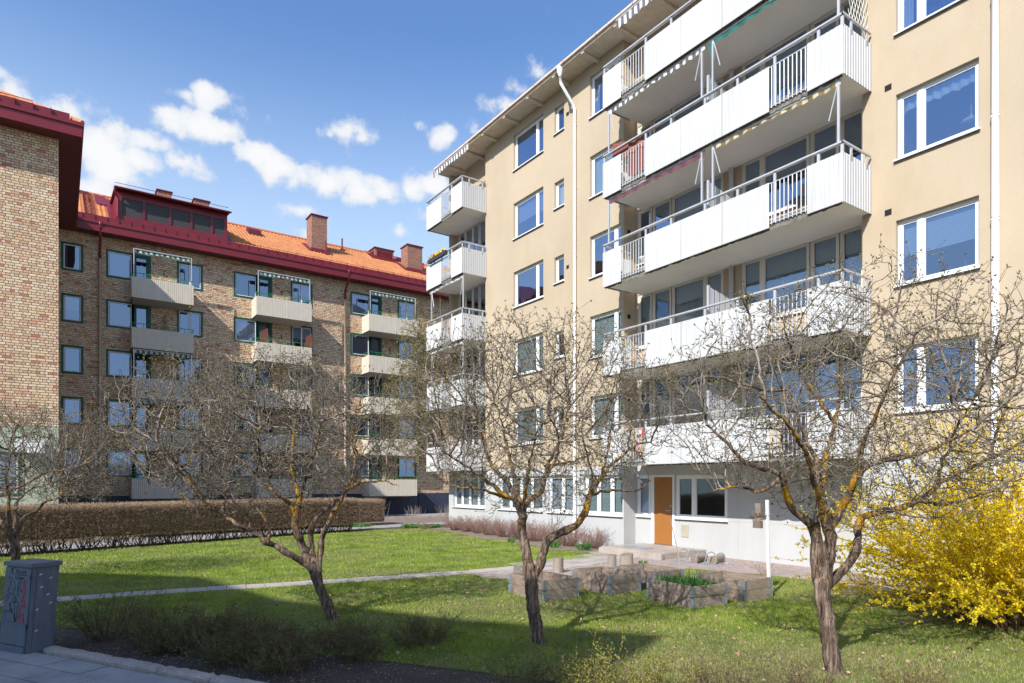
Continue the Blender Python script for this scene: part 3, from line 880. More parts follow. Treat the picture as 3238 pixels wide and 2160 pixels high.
# entrance door
d = MB(); frc.box(d, DOOR[0] + .07, DOOR[1] - .07, .0, -.05, DOOR[2], DOOR[3] - .07); dr = d.build('entrance_door', 'door_wood', cream, bevel=.004)
d = MB(); frc.box(d, DOOR[0], DOOR[0] + .07, .015, -.07, DOOR[2], DOOR[3]); frc.box(d, DOOR[1] - .07, DOOR[1] + .05, .015, -.07, DOOR[2], DOOR[3]); frc.box(d, DOOR[0] + .07, DOOR[1] - .07, .015, -.07, DOOR[3] - .07, DOOR[3]); d.build('door_frame', 'white_frame', dr)
d = MB(); frc.box(d, DOOR[0] + .07, DOOR[1] - .07, .03, -.05, DOOR[2] - .05, DOOR[2]); d.build('threshold', 'bark', dr)
d = MB(); d.tube([(XR - .07, 13.70, 1.27), (XR - .07, 13.84, 1.27)], .011); d.tube([(XR, 13.70, 1.27), (XR - .07, 13.70, 1.27)], .011); frc.box(d, 13.68, 13.72, .01, 0, 1.38, 1.44); d.build('handle', 'metal', dr)
d = MB(); frc.box(d, 13.01, 13.28, .02, 0, .50, .86); d.build('wall_hatch', 'hatch_beige', cream, bevel=.004)
# joints in the ground floor facing
d = MB(); frc.box(d, 7.6, 11.6, .002, 0, 1.035, 1.05)
for y in (11.28, 9.35): frc.box(d, y - .006, y + .006, .002, 0, .03, 2.55)
d.build('wall_joint', 'grey_plaster', cream)
# wall vents
for i in range(5):
    for (fr_, y, z) in ((fm, 7.04, rows[i] + .24), (fm, 18.02, rows[i] - .7)):
        if y == 18.02 and i in (1, 3): continue
        d = MB(); fr_.box(d, y - .07, y + .07, .004, 0, z - .065, z + .065); v_ = d.build('vent', 'black_hole', cream)
        d = MB()
        for j in range(4): fr_.box(d, y - .07, y + .07, .014, .002, z - .06 + j * .034, z - .048 + j * .034)
        d.build('vent_slat', 'dark_metal', v_)
    z = rows[i] - .3
    d = MB(); d.box(15.12, 15.26, 15.196, 15.2, z - .07, z + .07); v_ = d.build('vent', 'black_hole', cream)
# eaves: roof slab, rafter ends, tile edge, gutter
rf = MB(); xe = 14.22; pitch = .35
rf.add([(xe, -12.4, ZT + .16), (xe, 26.75, ZT + .16), (20.5, 26.75, ZT + .16 + pitch * (20.5 - xe)), (20.5, -12.4, ZT + .16 + pitch * (20.5 - xe)), (26.7, 26.75, ZT + .16), (26.7, -12.4, ZT + .16)], [(0, 1, 2, 3), (3, 2, 4, 5)])
rf.poly([(xe, 26.75, ZT + .16), (20.5, 26.75, ZT + .16 + pitch * 6.28), (26.7, 26.75, ZT + .16)]); rf.poly([(xe, -12.4, ZT + .16), (26.7, -12.4, ZT + .16), (20.5, -12.4, ZT + .16 + pitch * 6.28)])
ro = rf.build('roof', 'eave_tile', cream)
d = MB(); d.box(xe, 26.7, -12.4, 26.75, ZT + .0, ZT + .07); d.build('soffit', 'eave_board', ro)
y = -11.5
while y < 26.7:
    d = MB()
    d.add([(xe + .02, y - .07, ZT - .06), (xe + .02, y + .07, ZT - .06), (XW + .3, y + .07, ZT - .13), (XW + .3, y - .07, ZT - .13), (xe + .02, y - .07, ZT), (xe + .02, y + .07, ZT), (XW + .3, y + .07, ZT), (XW + .3, y - .07, ZT)],
          [(0, 1, 2, 3), (0, 4, 5, 1), (0, 3, 7, 4), (1, 5, 6, 2)]); y += 1.55
    d.build('rafter_end', 'eave_board', ro)
d = MB(); y = -12.4
while y < 26.6:
    d.box(xe - .08, xe + .1, y + .008, y + .54, ZT + .075, ZT + .15); y += .55
d.build('edge_tile', 'eave_tile', ro, bevel=.01)
d = MB(); y = -12.4
while y < 26.6:
    d.box(xe - .085, xe + .08, y - .012, y + .012, ZT + .07, ZT + .165); y += 1.65
d.build('edge_clip', 'tile_ridge', ro)
# downpipes with hopper
d = MB(); d.lathe((xe + .02, 17.56, ZT - .28), [(.05, 0), (.06, .08), (.11, .2), (.12, .3), (.12, .36)], 14)
d.tube([(xe + .02, 17.56, ZT - .25), (xe + .04, 17.56, ZT - .45), (XW - .16, 17.56, ZT - 1.0), (XW - .07, 17.56, ZT - 1.15), (XW - .07, 17.56, 1.3), (XW - .07, 17.56, .1)], .055, 12)
for z in (3, 5.3, 7.7, 10.1, 12.5, 14.7): d.tube([(XW - .07, 17.56, z), (XW - .07, 17.56, z + .05)], .063, 12)
d.build('downpipe', 'white_paint', cream, smooth=True)
d = MB(); d.tube([(XW - .08, 5.02, ZT), (XW - .08, 5.02, .1)], .065, 14)
for z in (3, 5.3, 7.2, 9.2, 11.5, 13.9): d.tube([(XW - .08, 5.02, z), (XW - .08, 5.02, z + .06)], .073, 14)
d.build('downpipe', 'white_paint', cream, smooth=True)
d = MB(); d.tube([(XR - .07, 11.45, ZT), (XR - .07, 11.45, ZB)], .07, 12); d.build('downpipe', 'grey_sheet', cream, smooth=True)


def balcony(k, ys, bars, posts, xin, name):
    """ys: (y0, y1) ends; bars: open stretches with vertical bars; everything between is sheet"""
    rail = 3.96 + FH * k; pt_, pb = rail - .24, rail - 1.30; xf_ = 13.75; y0, y1 = ys
    fb = Fr('X', xf_)
    sl = MB(); sl.box(xf_ + .07, xin, y0 + .04, y1 - .04, pb + .035, pb + .2)
    b = sl.build('balcony', 'slab_plaster', cream)
    st = MB(); n = 90; pts = []
    for i in range(n + 1):
        y = y0 + .05 + (y1 - y0 - .1) * i / n; pts.append((y, pb - .03 + .05 * random.random() ** 2 - .03))
    vs = [(xf_ + .058, y, z) for y, z in pts] + [(xf_ + .058, y, pb + .19) for y, z in pts] + [(xf_ + .12, y, z + .03) for y, z in pts]
    st.add(vs, [(i, i + 1, n + 2 + i, n + 1 + i) for i in range(n)] + [(i + 1, i, 2 * (n + 1) + i, 2 * (n + 1) + i + 1) for i in range(n)])
    st.build('slab_edge', 'concrete_stain', b)
    solid = []; cur = y0
    for (a, c) in sorted(bars): solid.append((cur, a)); cur = c
    solid.append((cur, y1))
    for (a, c) in solid:
        s_ = MB(); fb.corr(s_, a, c, 0, pb, pt_, .105, .014); s_.box(xf_ + .012, xf_ + .03, a, c, pt_ - .03, pt_ + .002)
        fp_ = s_.build('front_panel', 'white_sheet', b)
        s_ = MB(); s_.box(xf_ - .004, xf_ + .012, a, c, pb - .012, pb + .006);
        nj = int((c - a) / 1.9)
        for j in range(1, nj + 1): yj = a + (c - a) * j / (nj + 1); s_.box(xf_ - .0165, xf_ - .012, yj - .006, yj + .006, pb - .004, pt_)
        s_.build('panel_trim', 'grey_plaster', fp_)
    for yy in (y0, y1):
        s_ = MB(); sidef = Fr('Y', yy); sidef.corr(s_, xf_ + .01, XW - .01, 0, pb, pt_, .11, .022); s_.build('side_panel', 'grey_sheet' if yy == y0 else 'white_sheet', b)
    for (a, c) in bars:
        s_ = MB(); nb = int((c - a) / .105)
        for i in range(nb):
            y = a + (i + .5) * (c - a) / nb; s_.tube([(xf_ + .03, y, pb + .06), (xf_ + .03, y, pt_ - .01)], .013, 5, False)
        s_.tube([(xf_ + .03, a, pb + .1), (xf_ + .03, c, pb + .1)], .016, 5, False); s_.tube([(xf_ + .03, a, pt_ - .02), (xf_ + .03, c, pt_ - .02)], .016, 5, False)
        s_.build('railing_bars', 'metal', b)
    r_ = MB()
    r_.box(xf_ - .01, xf_ + .035, y0, y1, rail - .035, rail); r_.box(xf_ + .055, xf_ + .085, y0, y1, rail - .035, rail - .005)
    r_.box(xf_ - .01, XW - .05, y0 - .012, y0 + .03, rail - .035, rail + .002); r_.box(xf_ - .01, XW - .05, y1 - .03, y1 + .012, rail - .035, rail + .002)
    r_.build('handrail', 'metal', b)
    for y in posts:
        p_ = MB(); p_.box(xf_ + .02, xf_ + .055, y - .03, y + .03, pb + .1, rail - .03); p_.build('rail_post', 'metal', b)
    for (x_, yy) in ((XW - .2, y0 + .015), (xf_ + .35, y0 + .015)):
        p_ = MB(); p_.box(x_ - .03, x_ + .03, yy - .015, yy + .015, pt_ - .1, rail - .03); p_.build('rail_post', 'metal', b)
    return b


random.seed(5)
bal = []
for k in range(5):
    b = balcony(k, (7.39, 14.88), [(8.21, 9.16), (13.12, 14.09)], (14.84, 13.12, 12.18, 11.04, 10.05, 9.03, 7.96, 7.43), XR, 'balcony'); bal.append(b)
    rail = 3.96 + FH * k; pb = rail - 1.3
    # partition between the two flats
    dv = MB(); y = 11.05
    zt1, zt2 = rail + .55, rail + .28
    nseg = 12
    for i in range(nseg):
        xa = 13.95 + (XR - .22 - 13.95) * i / nseg; xb = 13.95 + (XR - .22 - 13.95) * (i + 1) / nseg; o_ = .0 if i % 2 else .012
        za, zb_ = zt1 + (zt2 - zt1) * i / nseg, zt1 + (zt2 - zt1) * (i + 1) / nseg
        dv.add([(xa, y - o_, pb + .2), (xb - .008, y - o_, pb + .2), (xb - .008, y - o_, zb_), (xa, y - o_, za)], [(0, 1, 2, 3)])
        dv.add([(xb - .008, y - o_, pb + .2), (xb, y + .012, pb + .2), (xb, y + .012, zb_), (xb - .008, y - o_, zb_)], [(0, 1, 2, 3)])
    dvo = dv.build('partition', 'grey_sheet', b)
    p_ = MB(); p_.box(13.9, 13.96, y - .03, y + .03, pb + .2, zt1 + .03); p_.build('partition_frame', 'metal', dvo)
for k in range(5):
    b = balcony(k, (23.4, 26.6), [(24.32, 25.19)], (26.55, 25.9, 25.19, 24.32, 23.44), XL, 'balcony'); bal.append(b)


def awning(par, pts, stripe, zval=.2, name='awning', posts=(), arms=True, drop=.0):
    """retracted awning between two points: roll + scalloped valance, struts down to the rail"""
    (xa, ya, za), (xb, yb, zb_) = pts; L = math.hypot(xb - xa, yb - ya); n = max(16, int(L / .035))
    mb_ = MB(); mb_.tube([(xa, ya, za), (xb, yb, zb_)], .035, 8)
    a = mb_.build(name, 'metal', par)
    nx, ny = -(yb - ya) / L, (xb - xa) / L
    v = MB(); vs = []; vt = []; vm = []
    for i in range(n + 1):
        t = i / n; x, y, z = xa + (xb - xa) * t, ya + (yb - ya) * t, za + (zb_ - za) * t
        o_ = .03 * math.sin(t * L / .22 * math.pi) * .6; zz = z - zval * (.78 + .22 * abs(math.sin(t * L / .26 * math.pi))) - .02 * math.sin(t * 9)
        vs.append((x + nx * o_, y + ny * o_, zz)); vt.append((x + nx * .02, y + ny * .02, z + .03))
    v.add(vs + vt, [(i, i + 1, n + 2 + i, n + 1 + i) for i in range(n)])
    v.build('valance', stripe, a)
    for (x, y, z0, z1) in posts:
        p_ = MB(); p_.box(x - .022, x + .022, y - .022, y + .022, z0, z1); p_.build('awning_post', 'metal', a)
        p_ = MB(); p_.tube([(x, y, z1 - .05), (x, y + (.0 if abs(yb - ya) < .01 else (.22 if y < (ya + yb) / 2 else -.22)) , z0 + (z1 - z0) * .42)], .014, 6); p_.build('awning_arm', 'metal', a)
    return a


r2 = lambda k: 3.96 + FH * k
# awnings hung under the balconies above
awning(bal[2], [(13.86, 11.1, r2(3) - 1.36), (13.86, 14.75, r2(3) - 1.36)], 'purple_cloth', .15, posts=((13.86, 14.72, r2(2), r2(3) - 1.3), (13.86, 11.2, r2(2), r2(3) - 1.3)))
awning(bal[2], [(13.86, 7.5, r2(3) - 1.36), (13.86, 10.9, r2(3) - 1.36)], 'stripe_yellow', .11, posts=((13.86, 7.55, r2(2), r2(3) - 1.3), (13.86, 10.85, r2(2), r2(3) - 1.3)))
awning(bal[3], [(13.86, 11.1, r2(4) - 1.36), (13.86, 14.75, r2(4) - 1.36)], 'stripe_grey', .13, posts=((13.86, 14.72, r2(3), r2(4) - 1.3), (13.86, 11.2, r2(3), r2(4) - 1.3)))
aw = awning(bal[3], [(13.86, 7.5, r2(4) - 1.36), (13.86, 10.9, r2(4) - 1.36)], 'teal_cloth', .13, posts=((13.86, 7.55, r2(3), r2(4) - 1.3), (13.86, 10.85, r2(3), r2(4) - 1.3)))
q = MB(); q.add([(13.84, 10.9, r2(4) - 1.4), (13.84, 10.98, r2(4) - 1.4), (13.84, 10.86, r2(4) - 2.0), (13.84, 10.80, r2(4) - 1.95), (13.84, 10.90, r2(4) - 2.7), (13.84, 10.82, r2(4) - 2.7)], [(0, 1, 2, 3), (3, 2, 4, 5)]); q.build('loose_cloth', 'teal_cloth', aw)
awning(bal[4], [(14.05, 11.2, ZT - .12), (14.05, 14.6, ZT - .12)], 'stripe_grey', .28, posts=())
awning(bal[9], [(14.05, 23.4, ZT - .12), (14.05, 26.5, ZT - .12)], 'stripe_grey', .24, posts=())
for k in (6, 7):
    kk = k - 5
    awning(bal[k], [(13.86, 23.5, r2(kk + 1) - 1.36), (13.86, 26.5, r2(kk + 1) - 1.36)], 'white_sheet', .1, posts=((13.86, 23.5, r2(kk), r2(kk + 1) - 1.3), (13.86, 26.3, r2(kk), r2(kk + 1) - 1.3)))
# trellis on the top right of the balcony
q = MB()
for i in range(7):
    x0 = 14.1 + i * .12
    q.tube([(x0, 7.46, r2(3) + .02), (min(x0 + .5, 14.9), 7.46, r2(3) + .02 + 1.2 * (min(x0 + .5, 14.9) - x0) / .5)], .008, 4, False)
    q.tube([(x0 + .1, 7.47, r2(3) + .02), (max(x0 - .4, 14.1), 7.47, r2(3) + .02 + 1.2 * (x0 + .1 - max(x0 - .4, 14.1)) / .5)], .008, 4, False)
q.build('trellis', 'shade_frame', bal[3])
# ------------------------------------------------------------------ brick apartment building
YB = 41.5; FB = 2.71; ZE = 15.45
brick = empty('brick_apartment_building', (8, 44, 0), 'yellow brick apartment block with orange tiled roof, red eaves, green window frames and beige balconies', 'building')
fb = Fr('Y', YB); fwg = Fr('Y', 30.8)
wall = MB(); room = []; holes = []; bw = []
ztop = [14.72 - FB * i for i in range(5)]
BR = random.Random(3)
bays = [(2.22, 3.32, 4.14, 5.66, 6.80, 3.22, 6.23), (8.70, 9.88, 10.72, 12.06, 13.22, 9.63, 12.89), (15.95, 17.15, 17.95, 19.35, 20.55, 16.66, 20.12), (24.2, 25.3, 26.1, 27.5, 28.7, 24.9, 28.4)]
for i, zt in enumerate(ztop):
    holes.append((.22, .98, zt - 1.28, zt)); bw.append((.22, .98, zt - 1.28, zt, (), ['c', 'h', None, 'h', None][i], 'window'))
    for j, (a, b, c, e, f_, g, h) in enumerate(bays):
        bl = BR.choice(['w', 'w', None, 'h', None, 'c'])
        holes.append((a, b, zt - 1.30, zt)); bw.append((a, b, zt - 1.30, zt, (), bl, 'window'))
        holes.append((b + .1, c, zt - 2.15, zt)); bw.append((b + .1, c, zt - 2.15, zt, (), BR.choice([None, 'w', None]), 'door'))
        holes.append((e, f_, zt - 1.30, zt)); bw.append((e, f_, zt - 1.30, zt, ((e + f_) / 2,), BR.choice(['w', None, 'w', 'h']), 'window'))
fb.wall(wall, 0, 34, 1.45, ZE, holes, .12, room, 1.2)
whole = [(-3.6, -2.35, z - 1.3, z) for z in ztop[:4]]
fwg.wall(wall, -14, 0, 4.31, ZE, whole, .12, room, 1.2)
wall.quad((0, 30.8, 0), (0, YB, 0), (0, YB, ZE), (0, 30.8, ZE))
wall.quad((34, YB, 0), (34, 52.6, 0), (34, 52.6, ZE), (34, YB, ZE)); wall.quad((34, 52.6, 0), (-14, 52.6, 0), (-14, 52.6, ZE), (34, 52.6, ZE)); wall.quad((-14, 52.6, 0), (-14, 30.8, 0), (-14, 30.8, ZE), (-14, 52.6, ZE))
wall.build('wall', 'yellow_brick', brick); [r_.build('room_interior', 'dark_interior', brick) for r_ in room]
for (a0, a1, z0, z1, mu, bl, kd) in bw:
    w = window(brick, fb, a0, a1, z0, z1, mu, .03, 'white_frame' if kd == 'window' else 'green_paint', .05 if kd == 'window' else .11, 'green_paint', bl, False, 'blue_glass', False, name='window' if kd == 'window' else 'balcony_door')
    if kd == 'door':
        q = MB(); fb.box(q, a0 + .1, a1 - .1, -.03, -.075, z0 + .1, z0 + .6); q.build('door_panel', 'green_paint', w)
for (a0, a1, z0, z1) in whole: window(brick, fwg, a0, a1, z0, z1, (), .03, 'white_frame', .05, 'green_paint', 'c', False, 'blue_glass', False)
# plinth with garage doors, green plastered ground floor of the wing
q = MB(); fb.wall(q, 0, 34, 0, 1.45, [(6.5, 8.2, .8, 1.3), (2.6, 3.0, 1.0, 1.3)], .1); q.build('plinth', 'dark_blue', brick)
for (a_, b_, c_) in ((6.5, 8.2, .8), (2.6, 3.0, 1.0)): q = MB(); fb.box(q, a_, b_, -.06, -.1, c_, 1.3); q.build('cellar_window', 'wire_mesh', brick)
for (a, b) in ((15.2, 17.6), (17.7, 20.1), (20.9, 23.3), (23.5, 25.9)):
    q = MB(); fb.corr(q, a, b, .05, .02, 1.4, .12, .02); fb.box(q, a - .05, a, .05, 0, 0, 1.43); fb.box(q, b, b + .05, .05, 0, 0, 1.43); q.build('garage_door', 'dark_blue', brick)
q = MB(); fwg.wall(q, -14, 0, 0, 4.30, [(-2.6, -1.25, 1.75, 3.2)], .12); q.quad((0.002, 30.8, 0), (0.002, 34, 0), (0.002, 34, 4.3), (0.002, 30.8, 4.3)); q.build('ground_floor_wall', 'green_plaster', brick)
window(brick, fwg, -2.6, -1.25, 1.75, 3.2, (), .03, 'white_frame', .06, 'green_paint', 'w', False, 'glass', False)
q = MB(); fwg.box(q, -1.3, -.42, .55, 0, 3.25, 3.72); q.build('awning_box', 'white_paint', brick, bevel=.01)
# balconies
for bi, (a, b, c, e, f_, g, h) in enumerate(bays):
    for k in range(5):
        zb = 12.15 - FB * k; yf = 40.3
        q = MB(); q.add([(g + .05, yf + .05, zb + .0), (h - .05, yf + .05, zb + .0), (h - .35, YB, zb - .14), (g + .12, YB, zb - .14), (g + .05, yf + .05, zb + .16), (h - .05, yf + .05, zb + .16), (h - .05, YB, zb + .16), (g + .05, YB, zb + .16)],
                        [(0, 3, 2, 1), (4, 5, 6, 7), (0, 1, 5, 4), (1, 2, 6, 5), (3, 0, 4, 7)]); bo = q.build('balcony', 'beige_slab', brick)
        mid = (g + h) / 2 + .15; ff = Fr('Y', yf)
        q = MB(); ff.corr(q, g, mid, 0, zb - .02, zb + 1.08, .10, .022); ff.corr(q, mid, h, .006, zb - .02, zb + 1.08, .10, .022); ff.box(q, mid - .02, mid + .02, .012, -.01, zb - .02, zb + 1.08); q.build('front_panel', 'beige_sheet', bo)
        for x_ in (g, h):
            q = MB(); q.box(x_ - .008, x_ + .008, yf + .01, YB, zb - .02, zb + 1.08); q.build('side_panel', 'beige_sheet', bo)
        q = MB(); zr = zb + 1.30
        q.tube([(g, YB, zr), (g, yf + .02, zr), (h, yf + .02, zr), (h, YB, zr)], .02, 6)
        for x_ in (g + .02, g + .55, mid - .15, mid + .4, h - .45, h - .02): q.tube([(x_, yf + .02, zb + 1.05), (x_, yf + .02, zr)], .013, 5, False)
        q.build('handrail', 'green_rail', bo)
        q = MB(); fb.box(q, (c + e) / 2 - .02, (c + e) / 2 + .02, .06, 0, zb + 1.7, zb + 1.95); q.build('wall_hook', 'dark_metal', bo)
        if bi < 3 and (k == 0 or (bi == 0 and k in (2, 3))):
            za = zb + 2.62 + .0
            aw = awning(bo, [(g + .15, yf + .1, za if k else za - .02), (h - .15, yf + .1, za if k else za - .02)], 'stripe_green', .2, posts=((g + .1, yf + .06, zb + 1.1, za), (h - .1, yf + .06, zb + 1.1, za)))
# downpipes
for x_ in (1.83, 15.46):
    q = MB(); q.lathe((x_, 40.72, 15.55), [(.05, 0), (.06, .1), (.12, .25), (.13, .38)], 12)
    q.tube([(x_, 40.72, 15.6), (x_, 40.75, 15.35), (x_, YB - .2, 14.85), (x_, YB - .1, 14.7), (x_, YB - .1, 14.2)], .065, 10); q.build('downpipe_top', 'red_sheet', brick, smooth=True)
    q = MB(); q.tube([(x_, YB - .1, 14.2), (x_, YB - .1, .1)], .068, 10); q.build('downpipe', 'pipe_beige', brick, smooth=True)
# roofs: pantiles as real corrugated courses
RP = .595; YE = 40.68; ZR0 = 15.95


def pantiles(name, x0, x1, s0, s1, fn, clip=None, period=.23, course=.33):
    """fn(x, s) -> point on the roof plane at distance s up the slope, returns (pos, normal)"""
    nx = int((x1 - x0) / period * 6); xs = np.linspace(x0, x1, nx + 1)
    ss = []
    s = s0
    while s < s1: ss += [(s + .001, .035), (s + course - .001, .0)]; s += course
    X_, S_ = np.meshgrid(xs, np.array([a for a, _ in ss])); H_ = np.repeat(np.array([h for _, h in ss])[:, None], nx + 1, 1)
    ph = (X_ / period) % 1.0
    prof = np.where(ph < .62, np.sin(ph / .62 * math.pi) * .028, -np.sin((ph - .62) / .38 * math.pi) * .012)
    pos, nrm = fn(X_, S_)
    V = pos + nrm * (H_ + prof)[..., None]
    m, k = X_.shape
    idx = np.arange(m * k).reshape(m, k)
    Fq = np.stack([idx[:-1, :-1], idx[:-1, 1:], idx[1:, 1:], idx[1:, :-1]], -1).reshape(-1, 4)
    if clip is not None:
        c = (X_[:-1, :-1] + X_[1:, 1:]) / 2, (S_[:-1, :-1] + S_[1:, 1:]) / 2
        Fq = Fq[clip(*c).ravel()]
    return npmesh(name, V.reshape(-1, 3), Fq, 'roof_tile', brick)


cp = 1 / math.sqrt(1 + RP * RP); sp_ = RP * cp
half = 5.95; SL = half / cp


def fmain(x, s): return np.stack([x, YE + s * cp, ZR0 + s * sp_], -1), np.array((0, -sp_, cp))


def dorm(x, s): return ~((x > 2.45) & (x < 8.45) & (s < 5.2))


roof = pantiles('roof', .76, 34.6, .35, SL, fmain, dorm)
q = MB(); q.quad((-14.7, YE, ZR0 - .02), (34.6, YE, ZR0 - .02), (34.6, YE + half, ZR0 + half * RP - .02), (-14.7, YE + half, ZR0 + half * RP - .02))
q.quad((34.6, YE + 2 * half + 1, ZR0), (-14.7, YE + 2 * half + 1, ZR0), (-14.7, YE + half, ZR0 + half * RP - .02), (34.6, YE + half, ZR0 + half * RP - .02)); q.build('roof_underlay', 'dark_red', roof)
q = MB()
x_ = .8
while x_ < 34.4:
    q.tube([(x_, YE + half, ZR0 + half * RP + .02), (x_ + .42, YE + half, ZR0 + half * RP + .035)], .11, 8); x_ += .38
q.build('ridge_tile', 'tile_ridge', roof)
# wing roof, hipped at the front
hw = 7.38; cxw = .76 - hw; yf0 = 30.08; zr = ZR0 + hw * RP


def ffront(x, s): return np.stack([x, yf0 + s * cp, ZR0 + s * sp_], -1), np.array((0, -sp_, cp))


def feast(y, s): return np.stack([.76 - s * cp, y, ZR0 + s * sp_], -1), np.array((sp_, 0, cp))


r2_ = pantiles('roof', .76 - 2 * hw, .76, .35, hw / cp, ffront, lambda x, s: (np.abs(x - cxw) < hw - s * cp))
r3_ = pantiles('roof', yf0, YE + 8, .35, hw / cp, feast, lambda y, s: (y - yf0 > s * cp) & (y < YE + s * cp + .2))
q = MB(); q.poly([(.76, yf0, ZR0 - .02), (.76, YE + 8, ZR0 - .02), (cxw, YE + 8, zr - .02), (cxw, yf0 + hw, zr - .02)]); q.poly([(.76 - 2 * hw, yf0, ZR0 - .02), (.76, yf0, ZR0 - .02), (cxw, yf0 + hw, zr - .02)])
q.poly([(.76 - 2 * hw, YE + 8, ZR0 - .02), (.76 - 2 * hw, yf0, ZR0 - .02), (cxw, yf0 + hw, zr - .02), (cxw, YE + 8, zr - .02)]); q.build('roof_underlay', 'dark_red', r3_)
q = MB(); q.tube([(.76, yf0, ZR0 + .05), (cxw, yf0 + hw, zr + .05)], .1, 8); q.tube([(cxw, yf0 + hw, zr + .05), (cxw, YE + 8, zr + .05)], .1, 8); q.build('ridge_tile', 'tile_ridge', r3_)
# red sheet eaves: fascia, gutter, soffit, snow boards with brackets
q = MB()
q.box(.76, 34.6, YE, YE + .04, ZE - .02, ZR0 + .02); q.box(.72, 34.6, YE - .05, YE, ZR0 - .12, ZR0 + .02)
q.box(.72, .76, yf0 - .04, YE, ZE - .02, ZR0 + .02); q.box(.76, .81, yf0 - .09, YE - .05, ZR0 - .12, ZR0 + .02)
q.box(-14.7, .72, yf0 - .04, yf0, ZE - .02, ZR0 + .02); q.box(-14.7, .76, yf0 - .09, yf0 - .04, ZR0 - .12, ZR0 + .02)
q.build('fascia', 'red_sheet', brick)
q = MB(); q.box(0, 34.6, YE + .04, YB, ZE - .01, ZE + .02); q.box(0, .72, yf0, YE + .04, ZE - .012, ZE + .02); q.box(-14.7, 0, yf0, 30.8, ZE - .012, ZE + .02); q.build('soffit', 'dark_red', brick)
q = MB(); q.quad((.78, YE + .0, ZR0 + .03), (34.6, YE, ZR0 + .03), (34.6, YE + .42, ZR0 + .03 + .42 * RP), (.78, YE + .42, ZR0 + .03 + .42 * RP))
q.box(.78, 34.6, YE + .16, YE + .175, ZR0 + .1, ZR0 + .36)
x_ = 1.0
while x_ < 34.4:
    q.add([(x_, YE + .02, ZR0 + .04), (x_ + .025, YE + .02, ZR0 + .04), (x_ + .025, YE + .16, ZR0 + .37), (x_, YE + .16, ZR0 + .37)], [(0, 1, 2, 3)]); q.box(x_, x_ + .025, YE + .12, YE + .16, ZR0 + .1, ZR0 + .37); x_ += .55
q.build('snow_board', 'red_sheet', brick)
q = MB()
q.box(-14.6, .35, yf0 + .16, yf0 + .175, ZR0 + .1, ZR0 + .36); q.box(.56, .575, yf0 + .4, YE, ZR0 + .1, ZR0 + .36)
x_ = -14
while x_ < .3: q.box(x_, x_ + .025, yf0 + .08, yf0 + .16, ZR0 + .08, ZR0 + .37); x_ += .55
q.build('snow_board', 'red_sheet', brick)
q = MB()                                        # snow rail of thin tubes above it
for dz in (.10, .2): q.tube([(8.6, YE + .75, ZR0 + .75 * RP + dz), (34, YE + .75, ZR0 + .75 * RP + dz)], .014, 5, False)
x_ = 9
while x_ < 34: q.box(x_, x_ + .02, YE + .72, YE + .77, ZR0 + .75 * RP, ZR0 + .75 * RP + .24); x_ += 1.1
q.build('snow_rail', 'dark_red', brick); q = MB()
for dz in (.10, .2, .3): q.tube([(-14, yf0 + .7, ZR0 + .7 * RP + dz), (-.8, yf0 + .7, ZR0 + .7 * RP + dz)], .014, 5, False)
q.build('snow_rail', 'dark_red', brick)
# dormer with netted openings
DX0, DX1, DY = 2.6, 8.25, 41.55
dz0 = ZR0 + (DY - YE) * RP
q = MB(); zl, zh = dz0 + .35, dz0 + 1.32
q.box(DX0, DX1, DY, DY + .06, dz0 - .1, zl); q.box(DX0, DX1, DY, DY + .06, zh, zh + .42)
opn = [(DX0 + .25, 3.85), (3.97, 5.15), (5.27, 6.25), (6.37, 7.35), (7.47, DX1 - .2)]
q.box(DX0, opn[0][0], DY, DY + .06, zl, zh); q.box(opn[-1][1], DX1, DY, DY + .06, zl, zh)
for i in range(4): q.box(opn[i][1], opn[i + 1][0], DY - .01, DY + .07, zl, zh)
for x_ in (DX0, DX1): q.add([(x_, DY, dz0), (x_, DY, zh + .42), (x_, 46.0, ZR0 + (46 - YE) * RP + .05), (x_, 46, ZR0 + (45.9 - YE) * RP - .1)], [(0, 1, 2, 3)])
dm = q.build('dormer', 'red_sheet', brick)
q = MB()
for a, b in opn: q.quad((a, DY + .04, zl), (b, DY + .04, zl), (b, DY + .04, zh), (a, DY + .04, zh))
q.build('wire_netting', 'wire_mesh', dm)
q = MB(); q.add([(DX0 - .12, DY - .35, zh + .36), (DX1 + .12, DY - .35, zh + .36), (DX1 + .12, 46.4, zh + 1.0), (DX0 - .12, 46.4, zh + 1.0), (DX0 - .12, DY - .35, zh + .44), (DX1 + .12, DY - .35, zh + .44), (DX1 + .12, 46.4, zh + 1.1), (DX0 - .12, 46.4, zh + 1.1)],
               [(0, 3, 2, 1), (4, 5, 6, 7), (0, 1, 5, 4), (1, 2, 6, 5), (3, 0, 4, 7)]); q.tube([(DX0 - .12, DY - .4, zh + .38), (DX1 + .15, DY - .4, zh + .36)], .06, 8); q.build('dormer_roof', 'dark_red', dm)
q = MB(); q.tube([(DX0 - .1, DY - .35, zh + .62), (DX1, DY - .35, zh + .62)], .015, 5); q.tube([(DX0 - .1, DY - .38, zh + .4), (DX0 - .05, DY - .2, zh + .1), (DX0 + .05, DY - .08, zh - .1), (DX0 + .05, DY - .08, dz0 + .2)], .05, 8); q.build('dormer_gutter', 'red_sheet', dm)
q = MB(); q.quad((DX0 - .35, YE + .4, ZR0 + .07 + .4 * RP), (DX1 + .3, YE + .4, ZR0 + .07 + .4 * RP), (DX1 + .3, DY + .05, dz0 + .09), (DX0 - .35, DY + .05, dz0 + .09))
